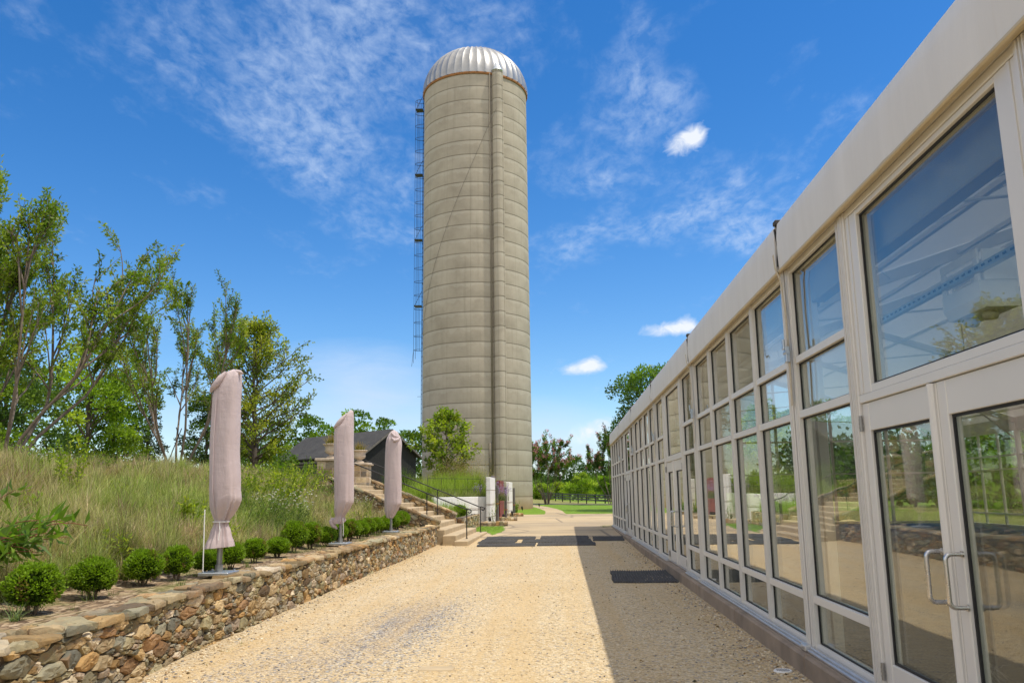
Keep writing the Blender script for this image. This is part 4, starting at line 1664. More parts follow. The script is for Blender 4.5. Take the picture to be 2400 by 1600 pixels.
class PB(MB):
    """MB in world coordinates, stored relative to the pavilion"""
    def build(s, name, mats, parent, smooth=False, auto=None):
        s.v = [(v[0] - P0.x, v[1] - P0.y, v[2] - P0.z) for v in s.v]
        return super().build(name, mats, parent, smooth, auto)


XW = 15.0       # width of the tent
XR = GX + XW
ZE = 3.86       # underside of the eave
prg = random.Random(99)
YEND, YSTART = YB0 + 5 * BAY, YB0 - 2 * BAY


def pane(parent, ya, yb, za, zb, name='pane'):
    t1, t2 = prg.uniform(-1, 1) * .0022, prg.uniform(-1, 1) * .0016
    mb = PB()
    x = 2.372
    cy, cz = (ya + yb) / 2, (za + zb) / 2
    vs = []
    for xx in (x - .012, x + .012):
        for y in (ya, yb):
            for z in (za, zb):
                vs.append((xx + t1 * (y - cy) + t2 * (z - cz), y, z))
    mb.add(vs, [(0, 1, 3, 2), (4, 6, 7, 5), (0, 4, 5, 1), (2, 3, 7, 6), (0, 2, 6, 4), (1, 5, 7, 3)])
    return mb.build(name, M_glass, parent)


def gasket(mb, ya, yb, za, zb, mi=1, w=.013, x0=2.345, x1=2.36):
    mb.box(x0, x1, ya, ya + w, za, zb, mi)
    mb.box(x0, x1, yb - w, yb, za, zb, mi)
    mb.box(x0, x1 - .002, ya + w, yb - w, za, za + w, mi)
    mb.box(x0, x1 - .002, ya + w, yb - w, zb - w, zb, mi)


ROWS = [(.27, .632), (.702, 2.352), (2.422, 2.885), (2.952, 3.80)]


def window_panel(ya, yb):
    mb = PB()
    mw = .052
    # mullions with a raised rib, transoms, sill, head
    for a in (ya, yb - mw):
        mb.box(2.305, 2.43, a, a + mw, .215, ZE - .005, 0, bev=.003)
        mb.box(2.295, 2.304, a + .012, a + .022, .25, ZE - .02, 0)
        mb.box(2.295, 2.304, a + .031, a + .041, .25, ZE - .02, 0)
    a, b = ya + mw, yb - mw
    for z0, z1 in ((.215, .27), (.632, .702), (2.352, 2.422), (2.885, 2.952), (3.80, ZE - .006)):
        mb.box(2.312, 2.425, a - .001, b + .001, z0, z1, 0, bev=.003)
    for z0, z1 in ROWS:
        gasket(mb, a, b, z0, z1)
    w = mb.build('window_panel', [M_alu, M_black], pav)
    for z0, z1 in ROWS:
        pane(w, a + .004, b - .004, z0 + .004, z1 - .004)
    return w


def main_post(y):
    mb = PB()
    mb.box(2.285, 2.47, y + .012, y + .105, .20, ZE - .004, 0, bev=.006)
    mb.box(2.275, 2.284, y + .03, y + .05, .24, ZE - .02, 0)
    mb.box(2.275, 2.284, y + .07, y + .09, .24, ZE - .02, 0)
    mb.box(2.325, 2.46, y - .036, y + .010, .20, ZE - .004, 1)
    mb.box(2.29, 2.47, y - .06, y - .038, .20, ZE - .004, 0, bev=.004)
    # foot bracket and bolt
    mb.box(2.22, 2.29, y - .05, y + .10, .19, .245, 2, bev=.006)
    mb.tube([(2.205, y + .03, .225), (2.225, y + .03, .225)], .018, 6, 2)
    return mb.build('main_post', [M_alu, M_black, M_alub], pav)


M_hinge = simple('grey hinge', (.32, .31, .29), .45, .6, .1)


def door_unit(yc):
    hw = 1.42
    mb = PB()
    for s in (-1, 1):
        a, b = sorted((yc + s * hw, yc + s * (hw - .14)))
        mb.box(2.30, 2.45, a, b, .205, ZE - .005, 0, bev=.004)
        for q in (.03, .06, .09):
            mb.box(2.29, 2.299, a + q, a + q + .012, .25, ZE - .02, 0)
    a, b = yc - hw + .14, yc + hw - .14
    mb.box(2.306, 2.45, a, b, 2.315, 2.375, 0, bev=.004)
    mb.box(2.31, 2.44, a, b, 3.80, ZE - .006, 0, bev=.004)
    mb.box(2.31, 2.44, a, b, .195, .215, 2)
    fr = mb.build('door_frame', [M_alu, M_black, M_alub], pav)
    mb = PB()
    for s in (-1, 1):
        q0, q1 = sorted((yc + s * (hw - .142), yc + s * (hw - .37)))
        mb.box(2.315, 2.435, q0, q1, 2.378, 3.797, 0, bev=.005)
        q0, q1 = sorted((yc + s * (hw - .20), yc + s * (hw - .23)))
        mb.box(2.308, 2.314, q0, q1, 2.39, 3.79, 0)
    mb.box(2.318, 2.43, yc - hw + .371, yc + hw - .371, 2.378, 2.435, 0, bev=.004)
    mb.box(2.318, 2.43, yc - hw + .371, yc + hw - .371, 3.76, 3.797, 0, bev=.004)
    gasket(mb, yc - hw + .371, yc + hw - .371, 2.435, 3.76, w=.016)
    tw = mb.build('transom_window', [M_alu, M_black], pav)
    pane(tw, yc - hw + .38, yc + hw - .38, 2.44, 3.755)
    for s in (1, -1):
        q0, q1 = sorted((yc + s * .006, yc + s * (hw - .146)))
        st = .115
        mb = PB()
        mb.box(2.322, 2.405, q0, q0 + st, .222, 2.31, 0, bev=.005)
        mb.box(2.322, 2.405, q1 - st, q1, .222, 2.31, 0, bev=.005)
        mb.box(2.326, 2.40, q0 + st, q1 - st, 2.10, 2.31, 0, bev=.004)
        mb.box(2.326, 2.40, q0 + st, q1 - st, .222, .43, 0, bev=.004)
        gasket(mb, q0 + st, q1 - st, .43, 2.10, w=.018)
        if s == 1:
            # rounded astragal covering the meeting stiles
            mb.tube([(2.318, yc + .045, .225), (2.318, yc + .045, 2.305)], .033, 12, 0)
        lf = mb.build('door_leaf', [M_alu, M_black], pav, False)
        pane(lf, q0 + st + .006, q1 - st - .006, .436, 2.094, 'door_pane')
        # pull handle: a D of tube
        hy = yc + s * .115 + (.03 if s == 1 else 0)
        mb = PB()
        zz0, zz1 = .985, 1.285
        pts = [(2.32, hy, zz0)]
        for k in range(7):
            a = math.pi / 2 * k / 6
            pts.append((2.255 - .035 * math.sin(a), hy, zz0 + .035 * (1 - math.cos(a))))
        for k in range(7):
            a = math.pi / 2 * k / 6
            pts.append((2.22 + .035 * (1 - math.cos(a)), hy, zz1 - .035 + .035 * math.sin(a)))
        pts.append((2.32, hy, zz1))
        mb.tube(pts, .0135, 10)
        for z in (zz0, zz1):
            mb.tube([(2.322, hy, z), (2.312, hy, z)], .02, 10)
        mb.build('pull_handle', M_steelh, lf, True, 60)
        for hz in (.36, 2.16):
            mb = PB()
            hy2 = q1 + .004 if s == 1 else q0 - .004
            mb.tube([(2.302, hy2, hz - .06), (2.302, hy2, hz + .06)], .014, 8)
            for z in (hz - .03, hz, hz + .03):
                mb.tube([(2.302, hy2, z - .003), (2.302, hy2, z + .003)], .017, 8)
            mb.build('hinge', M_hinge, lf, True, 50)


for i in range(-2, 6):
    main_post(YB0 + i * BAY)
for i in range(-2, 5):
    a, b = YB0 + i * BAY + .107, YB0 + (i + 1) * BAY - .062
    if i in (-1, 1, 3):
        yc = YB0 + i * BAY + BAY / 2
        window_panel(a, yc - 1.421)
        door_unit(yc)
        window_panel(yc + 1.421, b)
    else:
        st = (b - a) / 4
        for k in range(4):
            window_panel(a + st * k + .0005, a + st * (k + 1) - .0005)

# concrete plinth with step edge and joints
mb = PB()
ys_ = frange(YSTART - .4, YEND + .35, 3.05)
for a, b in zip(ys_, ys_[1:]):
    mb.box(2.165, 2.60, a + .004, b - .004, -.12, .186, bev=.018)
mb.build('plinth', M_plinth, pav)
for i in range(-2, 5):
    a, b = YB0 + i * BAY + .11, YB0 + (i + 1) * BAY - .06
    yc = (a + b) / 2
    segs = [(a, b)] if i not in (-1, 1, 3) else [(a, YB0 + i * BAY + 1.63), (YB0 + i * BAY + 4.47, b)]
    for q0, q1 in segs:
        mb = PB()
        mb.box(2.235, 2.44, q0, q1, .187, .213, bev=.006)
        mb.box(2.262, 2.30, q0, q1, .2135, .235, bev=.006)
        mb.build('sill_rail', M_alub, pav)

# valance, head beam, keder rail, straps
for i in range(-2, 5):
    a, b = YB0 + i * BAY + .045, YB0 + (i + 1) * BAY - .045
    mb = PB()
    nseg = 26
    vs, fs = [], []
    for j in range(nseg + 1):
        y = a + (b - a) * j / nseg
        w = .005 * math.sin(j * 1.3 + i) + .003 * math.sin(j * 3.1)
        for x, z in ((2.238 + w, 3.862), (2.232 + w, 4.02), (2.236 - w * .5, 4.2), (2.25, 4.335), (2.275, 4.36), (2.33, 4.375), (2.33, 4.30), (2.27, 4.2), (2.262, 4.0), (2.262, 3.862)):
            vs.append((x, y, z))
    m_ = 10
    for j in range(nseg):
        for k in range(m_):
            fs.append((j * m_ + k, (j + 1) * m_ + k, (j + 1) * m_ + (k + 1) % m_, j * m_ + (k + 1) % m_))
    fs.append(tuple(range(m_)))
    fs.append(tuple(nseg * m_ + k for k in range(m_))[::-1])
    mb.add(vs, fs)
    v = mb.build('valance', M_val, pav, True, 40)
    mb = PB()
    mb.box(2.226, 2.262, a, b, 3.826, 3.862, bev=.01)
    mb.build('keder_rail', M_keder, v)
mb = PB()
mb.box(2.29, 2.48, YSTART, YEND + .1, ZE, 4.29, bev=.01)
mb.box(2.264, 2.289, YSTART, YEND + .1, 3.845, 3.885, 1)
mb.build('head_beam', [M_alu, M_keder], pav)
M_strap = simple('cream webbing strap', (.55, .47, .33), .8, 0, .12, 20)
for i in range(-1, 5):
    y = YB0 + i * BAY
    mb = PB()

    def strap(mb, pts, w=.042, t=.004):
        vs, fs = [], []
        for p in pts:
            x, yy, z = p
            vs += [(x, yy - w / 2, z), (x - t, yy - w / 2, z), (x - t, yy + w / 2, z), (x, yy + w / 2, z)]
        for k in range(len(pts) - 1):
            for q in range(4):
                fs.append((k * 4 + q, k * 4 + (q + 1) % 4, k * 4 + 4 + (q + 1) % 4, k * 4 + 4 + q))
        fs += [(3, 2, 1, 0), tuple((len(pts) - 1) * 4 + q for q in range(4))]
        mb.add(vs, fs)
    sw_ = prg.uniform(-.02, .03)
    strap(mb, [(2.20, y - .01, 4.02), (2.21, y - .015, 3.88), (2.245, y - .05, 3.74), (2.262, y - .07 + sw_, 3.40), (2.262, y - .09 + sw_, 3.02)])
    strap(mb, [(2.262, y - .09 + sw_, 2.92), (2.262, y - .075 + sw_, 2.7), (2.264, y - .06 + sw_, 2.48)])
    s_ = mb.build('ratchet_strap', M_strap, pav)
    mb = PB()
    mb.box(2.222, 2.262, y - .125 + sw_, y - .055 + sw_, 2.90, 3.06, bev=.006)
    mb.tube([(2.235, y - .14 + sw_, 3.0), (2.235, y - .04 + sw_, 3.0)], .022, 10)
    mb.box(2.20, 2.222, y - .12 + sw_, y - .06 + sw_, 3.03, 3.13, bev=.006)
    mb.build('buckle', M_galv, s_, False)
    mb = PB()
    mb.box(2.262, 2.285, y - .03, y + .03, 3.87, 4.33)
    mb.box(2.23, 2.30, y - .05, y + .045, 4.335, 4.385, bev=.008)
    mb.tube([(2.24, y + .024, 4.30), (2.255, y - .012, 4.1), (2.25, y + .016, 3.98), (2.24, y - .02, 3.9)], .012, 6)
    mb.build('seam_cover', simple('dark lacing', (.05, .045, .04), .8, 0, .2), pav)

# roof skin, frames, far side, gables, floor
RIDGE = 2.45
xm = GX + XW / 2
ZR = 4.34
for i in range(-2, 5):
    a, b = YB0 + i * BAY + .01, YB0 + (i + 1) * BAY - .01
    mb = PB()
    for dz_, fl in ((0.0, 1), (-.03, 0)):
        vs = [(2.30, a, ZR + dz_), (2.30, b, ZR + dz_), (xm, b, ZR + RIDGE + dz_), (xm, a, ZR + RIDGE + dz_), (XR + .05, b, ZR + dz_), (XR + .05, a, ZR + dz_)]
        f = [(0, 3, 2, 1), (3, 5, 4, 2)]
        mb.add(vs, f if fl else [q[::-1] for q in f])
    mb.build('roof_skin', M_tent, pav)
for i in range(-2, 6):
    y = YB0 + i * BAY
    mb = PB()
    for xa, za, xb, zb in ((2.48, ZR - .12, xm, ZR + RIDGE - .14), (xm, ZR + RIDGE - .14, XR - .1, ZR - .12)):
        d = Vector((xb - xa, 0, zb - za)).normalized()
        nrm = Vector((-d.z, 0, d.x))
        for off, hh, ww in ((0, .10, .05),):
            A, Bv = Vector((xa, y, za)), Vector((xb, y, zb))
            v = []
            for p in (A, Bv):
                for sy in (-ww, ww):
                    for sn in (-hh, hh):
                        v.append(p + Vector((0, sy, 0)) + nrm * sn)
            mb.add(v, [(0, 1, 3, 2), (4, 6, 7, 5), (0, 4, 5, 1), (2, 3, 7, 6), (0, 2, 6, 4), (1, 5, 7, 3)])
    # haunch bracket, tie rods, knee brace
    mb.tube([(2.55, y, 3.55), (3.75, y, ZR + .26)], .03, 6)
    mb.tube([(XR - .15, y, 3.55), (XR - 1.4, y, ZR + .26)], .03, 6)
    mb.tube([(3.4, y, ZR + .15), (xm, y, 4.95), (XR - 1.1, y, ZR + .15)], .018, 5)
    for x in (5.4, xm, 14.3):
        mb.tube([(x, y, 4.75 if x != xm else 4.95), (x, y, ZR + RIDGE * (1 - abs(x - xm) / (XW / 2)) - .2)], .014, 5)
    mb.box(2.49, 2.58, y - .07, y + .07, .19, ZR - .05)
    mb.box(2.5, 2.85, y - .012, y + .012, 3.9, 4.25, 0)
    mb.build('portal_frame', M_alu, pav)
mb = PB()
for f_ in (.12, .36, .62, .86):
    for sgn in (1, -1):
        x = xm - sgn * (XW / 2) * (1 - f_)
        z = ZR + RIDGE * f_ - .13
        mb.box(x - .035, x + .035, YSTART, YEND, z - .05, z + .02)
mb.build('purlins', M_alu, pav)
mb = PB()
for i in (-1, 0, 2, 4):
    y = YB0 + i * BAY
    mb.tube([(2.7, y, ZR), (5.8, y + BAY, ZR + .95)], .012, 5)
    mb.tube([(5.8, y, ZR + .95), (2.7, y + BAY, ZR)], .012, 5)
mb.build('bracing_wire', M_alu, pav)
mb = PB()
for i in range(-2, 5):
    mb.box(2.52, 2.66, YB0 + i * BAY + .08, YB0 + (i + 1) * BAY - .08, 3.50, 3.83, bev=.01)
mb.build('eave_beam', simple('dark olive eave beam', (.26, .24, .17), .6, 0, .05), pav)  # beam in one plain dark olive colour
# strut rail just inside the first door bay
mb = PB()
mb.box(3.10, 3.15, 2.3, 8.2, 3.235, 3.29)
for y in frange(2.4, 8.1, .1):
    mb.box(3.096, 3.0995, y, y + .045, 3.255, 3.272, 1)
mb.build('strut_rail', [M_galv, M_black], pav)
# far long side
mb = PB()
for i in range(-2, 6):
    y = YB0 + i * BAY
    mb.box(XR - .1, XR + .05, y - .08, y + .08, .19, ZR - .05)
    if i < 5:
        for k in range(1, 4):
            yy = y + BAY * k / 4
            mb.box(XR - .04, XR + .04, yy - .045, yy + .045, .19, 3.86)
        for z in (.2, .64, 2.36, 2.89, 3.82):
            mb.box(XR - .038, XR + .038, y + .081, y + BAY - .081, z, z + .065)
mb.box(XR - .06, XR + .10, YSTART, YEND, 3.886, 4.33)
mb.build('rear_frame', M_alu, pav)
for i in range(-2, 5):
    mb = PB()
    y = YB0 + i * BAY
    mb.box(XR - .012, XR + .012, y + .09, y + BAY - .09, .2, 3.85)
    mb.build('rear_pane', M_glass, pav)
for yy in (YEND + .06, YSTART - .06):
    mb = PB()
    for x in frange(GX + .07, XR - .07, (XW - .14) / 6):
        zt = ZR + RIDGE * (1 - abs(x - xm) / (XW / 2)) - .25
        mb.box(x - .06, x + .06, yy - .05, yy + .05, .19, zt)
    for z in (.2, 2.36, 3.82):
        mb.box(GX + .13, XR - .13, yy - .048, yy + .048, z, z + .07)
    for xa, za, xb, zb in ((2.40, ZR - .14, xm, ZR + RIDGE - .14), (xm, ZR + RIDGE - .14, XR - .05, ZR - .14)):
        mb.tube([(xa, yy, za), (xb, yy, zb)], .08, 4)
    gf = mb.build('gable_frame', M_alu, pav)
    mb = PB()
    for q in (-.011, .011):
        v = [(GX + .1, yy + q, .25), (XR - .1, yy + q, .25), (XR - .1, yy + q, ZR - .1), (xm, yy + q, ZR + RIDGE - .1), (GX + .1, yy + q, ZR - .1)]
        f = (0, 1, 2, 3, 4)
        mb.add(v, [f if q < 0 else f[::-1]])
    mb.build('gable_pane', M_glass, gf)
mb = PB()
mb.box(2.601, XR + .2, YSTART, YEND, -.1, .188)
mb.build('floor', M_floor, pav)

# things inside by the first door
fx = thing('emergency_light', 'white boxy emergency lamp unit hanging from the strut rail inside the first door bay', 'light', (3.26, 6.45, 2.98))
mb = MB()
a = .30
mb.add([(-.1, -a, .0), (.14, -a, .0), (.14, a, .0), (-.1, a, .0), (-.14, -a, .08), (.14, -a, .08), (.14, a, .08), (-.14, a, .08), (-.14, -a, .2), (.14, -a, .2), (.14, a, .2), (-.14, a, .2)],
       [(3, 2, 1, 0), (0, 1, 5, 4), (1, 2, 6, 5), (2, 3, 7, 6), (3, 0, 4, 7), (4, 5, 9, 8), (5, 6, 10, 9), (6, 7, 11, 10), (7, 4, 8, 11), (8, 9, 10, 11)])
mb.box(-.135, -.115, -a, -a + .07, .2, .38, bev=.005)
mb.box(-.135, -.115, a - .07, a, .2, .38, bev=.005)
mb.box(-.135, -.115, -a, a, .38, .45, bev=.005)
mb.box(-.1, .14, -a - .012, -a + .005, .2, .44, bev=.004)
mb.box(.1, .14, -a, a, .2, .45)
mb.build('housing', simple('white enamel', (.88, .87, .85), .4, 0, .04), fx)
for y in (-.14, .16):
    mb = MB()
    mb.lathe([(0, -.07), (.045, -.065), (.06, -.03), (.05, 0), (.03, .01)], 16, c=(0, y))
    mb.build('lamp_head', simple('frosted lens', (.6, .55, .42), .3, 0, .1), fx, True)
vent = thing('wall_louvre', 'small white slatted louvre panel hanging inside behind the emergency lamp', 'louvre', (4.6, 9.2, 3.75))
mb = MB()
mb.box(-.02, .02, -.45, .45, 0, .025)
mb.box(-.02, .02, -.45, .45, .2, .225)
mb.box(-.02, .02, -.45, -.42, .026, .199)
mb.box(-.02, .02, .42, .45, .026, .199)
mb.build('frame', MATS['white enamel'], vent)
for z in (.06, .105, .15):
    mb = MB()
    mb.box(-.018, .018, -.419, .419, z, z + .018)
    mb.build('slat', MATS['white enamel'], vent)
# frayed mop head standing behind the door glass
V, Q, c = blade_arrays(np.tile(np.array([[0, 0, .34]]), (130, 1)) + rng.normal(0, .035, (130, 3)), rng.uniform(0, 6.28, 130), rng.uniform(.3, 1.2, 130), rng.uniform(.10, .22, 130), .007,
                       np.array([.42, .40, .36]), np.array([.52, .50, .45]), 1.6, 5)
mop = thing('mop_head', 'frayed off-white string mop head standing inside behind the nearest door glass', 'mop', (2.62, 5.75, .19))
M_str = simple('cotton string', (.5, .48, .44), .9, 0, .2, 20)
npmesh('strings', V, Q, c, M_str, mop)
mb = MB()
mb.tube([(0, 0, .02), (.02, 0, .3)], .05, 8)
mb.build('clamp', M_weath, mop, True)
V, Q, c = blade_arrays(np.tile(np.array([[0, 0, .3]]), (90, 1)) + rng.normal(0, .06, (90, 3)), rng.uniform(0, 6.28, 90), rng.uniform(.1, 1.0, 90), rng.uniform(.15, .28, 90), .012,
                       np.array([.42, .40, .36]), np.array([.52, .50, .45]), 2.0, 5)

# ------------------------------------------------------------------ vegetation
def rand_dir(rg):
    v = rg.normal(size=3)
    return v / np.linalg.norm(v)


def limb(rg, p, d, L, nseg, wig, up):
    pts = [np.array(p, float)]
    d = np.array(d, float)
    for i in range(nseg):
        d = d + rg.normal(0, wig, 3) + np.array([0, 0, up])
        d /= np.linalg.norm(d)
        pts.append(pts[-1] + d * L / nseg)
    return np.array(pts)


def at(pts, f):
    x = f * (len(pts) - 1)
    i = min(int(x), len(pts) - 2)
    q = x - i
    p = pts[i] * (1 - q) + pts[i + 1] * q
    d = pts[i + 1] - pts[i]
    return p, d / np.linalg.norm(d)


def out_dir(rg, d, ang):
    """direction at angle ang from d, random roll"""
    a = np.cross(d, rand_dir(rg))
    a /= np.linalg.norm(a)
    return d * math.cos(ang) + a * math.sin(ang)


def fit(branches, twigs, H, Wd, lean=(0, 0)):
    allp = np.concatenate([t for t in twigs])
    h = np.percentile(allp[:, 2], 99.5)
    w = np.percentile(np.hypot(allp[:, 0], allp[:, 1]), 97)
    sz, sr = H / h, Wd / 2 / w

    def f(p):
        q = p.copy()
        q[:, 2] *= sz
        k = np.clip(q[:, 2] / H, 0, 1)
        e = np.clip(k / .34, 0, 1)
        e = e * e * (3 - 2 * e)
        s = sr * e + min(sr, 1.6) * (1 - e)
        q[:, 0] = q[:, 0] * s + lean[0] * k ** 1.3 * H
        q[:, 1] = q[:, 1] * s + lean[1] * k ** 1.3 * H
        return q
    return [(f(p), r) for p, r in branches], [f(t) for t in twigs]


def twig_leaves(rg, twigs, per, L, Wd, cols, spread=.06, start=.1, droop=.1, hang=.25):
    P, Dr, Cc = [], [], []
    for t in twigs:
        n = max(2, int(per * rg.uniform(.5, 1.35)))
        cc = cols[int(rg.integers(len(cols)))] * rg.uniform(.78, 1.25)
        for f in rg.uniform(start, 1.0, n):
            p, d = at(t, f)
            o = rand_dir(rg)
            dd = d * .6 + o * .9 + np.array([0, 0, -hang])
            P.append(p + o * spread * rg.random())
            Dr.append(dd)
            Cc.append(cc * rg.uniform(.8, 1.2))
    P, Dr, Cc = np.array(P), np.array(Dr), np.array(Cc)
    n = len(P)
    return leaf_arrays(P, Dr, L * rg.uniform(.7, 1.25, n), Wd * rg.uniform(.7, 1.2, n), Cc, .22, droop)


def bark_mesh(branches, name, mat, parent, n=7):
    mb = MB()
    for pts, r in branches:
        mb.tube([Vector(p) for p in pts], list(np.linspace(r[0], r[1], len(pts))), n if r[0] > .03 else 4, cap=False)
    return mb.build(name, mat, parent, True)


G = lambda *a: np.array(a)
CM_COLS = [G(.115, .185, .014), G(.155, .235, .018), G(.20, .27, .024), G(.08, .135, .012), G(.235, .285, .03)]


def crape(name, label, x, y, z, H, Wd, seed, ntr=7, per=24, leaf=(.075, .042), cols=CM_COLS, lean=(0, 0), bloom=0, spread_ang=(.12, .5), clear=.42, group=None, bark=None, nb=(5, 7), nt=(5, 7), tuft=.07):
    rg = np.random.default_rng(seed)
    br, tw = [], []
    for i in range(ntr):
        a = 2 * math.pi * (i + rg.uniform(-.3, .3)) / ntr
        th = rg.uniform(*spread_ang)
        d = np.array([math.cos(a) * math.sin(th), math.sin(a) * math.sin(th), math.cos(th)])
        tr = limb(rg, np.array([math.cos(a), math.sin(a), 0]) * rg.uniform(.05, .22), d, rg.uniform(.62, .8), 9, .05, .012)
        br.append((tr, (.0066, .0024)))
        for j in range(rg.integers(*nb)):
            f = rg.uniform(clear, 1.0)
            p, dd = at(tr, f)
            b1 = limb(rg, p, out_dir(rg, dd, rg.uniform(.3, .75)), rg.uniform(.2, .34) * (1.25 - .4 * f), 6, .08, .05)
            br.append((b1, (.0036, .0014)))
            for k in range(rg.integers(*nt)):
                p, d2 = at(b1, rg.uniform(.25, 1.0))
                t = limb(rg, p, out_dir(rg, d2, rg.uniform(.25, .9)), rg.uniform(.07, .15), 4, .1, .03)
                br.append((t, (.0014, .0006)))
                tw.append(t)
        # leader
        p, dd = at(tr, 1.0)
        t = limb(rg, p, dd, rg.uniform(.12, .2), 4, .08, .02)
        br.append((t, (.003, .0006)))
        tw.append(t)
        for k in range(4):
            p, d2 = at(t, rg.uniform(.2, .9))
            t2 = limb(rg, p, out_dir(rg, d2, rg.uniform(.3, .8)), rg.uniform(.06, .12), 4, .1, .03)
            br.append((t2, (.0014, .0006)))
            tw.append(t2)
    br, tw = fit(br, tw, H, Wd, lean)
    sc = H / 6.0
    br = [(p, (r[0] * H, max(.003, r[1] * H))) for p, r in br]
    root = thing(name, label, 'tree', (x, y, z), 0, group)
    bark_mesh(br, 'trunk', bark or M_bark, root)
    V, Q, c = twig_leaves(rg, tw, per, leaf[0] * sc, leaf[1] * sc, cols, tuft * sc)
    npmesh('crown', V, Q, c, M_leaf, root)
    if bloom:
        P, Dr, Cc = [], [], []
        tops = [t for t in tw if t[-1][2] > H * .42]
        rg.shuffle(tops)
        for t in tops[:bloom]:
            for q in range(26):
                o = rand_dir(rg)
                P.append(t[-1] + o * .13 * sc * rg.random() + np.array([0, 0, .09 * sc * rg.uniform(-.4, 1.5)]))
                Dr.append(o + np.array([0, 0, .4]))
                Cc.append(G(.68, .30, .34) * rg.uniform(.7, 1.3))
        V, Q, c = leaf_arrays(np.array(P), np.array(Dr), .085 * sc, .075 * sc, np.array(Cc), .3)
        npmesh('blossom', V, Q, c, M_petal, root)
    return root


def leader_tree(name, label, x, y, z, H, Wd, seed, nbr=46, per=22, leaf=(.10, .075), cols=CM_COLS, first=.14, shape='ovate', lean=(0, 0), group=None, bark=None, up=.02):
    """single-trunk tree with side limbs (young maple / oak habit)"""
    rg = np.random.default_rng(seed)
    br, tw = [], []
    tr = limb(rg, (0, 0, 0), (0, 0, 1), 1.0, 14, .02, .05)
    tr[:, 2] = np.linspace(0, 1, len(tr))
    br.append((tr, (.02, .003)))
    for i in range(nbr):
        f = first + (1 - first) * (i + rg.random()) / nbr
        p, dd = at(tr, min(.995, f))
        q = (f - first) / (1 - first)
        if shape == 'ovate':
            L = .36 * (math.sin(math.pi * (q * .82 + .16)) ** .8) + .03
        elif shape == 'cone':
            L = .34 * (1 - q) ** .8 + .03
        else:
            L = .36 * math.sqrt(max(0, 1 - (2 * q - .9) ** 2 * .8)) + .03
        a = i * 2.399 + rg.uniform(-.4, .4)
        th = rg.uniform(.95, 1.35) - .45 * q
        d = np.array([math.cos(a) * math.sin(th), math.sin(a) * math.sin(th), math.cos(th)])
        b1 = limb(rg, p, d, L, 6, .07, up)
        br.append((b1, (.0065 * (1.2 - q), .002)))
        for k in range(rg.integers(5, 8)):
            p2, d2 = at(b1, rg.uniform(.22, 1))
            t = limb(rg, p2, out_dir(rg, d2, rg.uniform(.3, 1.0)), rg.uniform(.06, .13) * (.5 + L * 1.8), 4, .1, .02)
            br.append((t, (.0025, .001)))
            tw.append(t)
    br, tw = fit(br, tw, H, Wd, lean)
    br = [(p, (r[0] * H, max(.004, r[1] * H))) for p, r in br]
    sc = H / 7.0
    root = thing(name, label, 'tree', (x, y, z), 0, group)
    bark_mesh(br, 'trunk', bark or M_barkd, root)
    V, Q, c = twig_leaves(rg, tw, per, leaf[0] * sc, leaf[1] * sc, cols, .16 * sc, .0, .12, .3)
    npmesh('crown', V, Q, c, M_leaf, root)
    return root


DK = [G(.04, .08, .014), G(.06, .11, .016), G(.08, .135, .02), G(.045, .09, .018)]
MID = [G(.11, .20, .016), G(.145, .245, .018), G(.175, .275, .022), G(.08, .15, .014)]
LT = [G(.19, .28, .024), G(.24, .33, .028), G(.29, .36, .038), G(.15, .23, .02)]


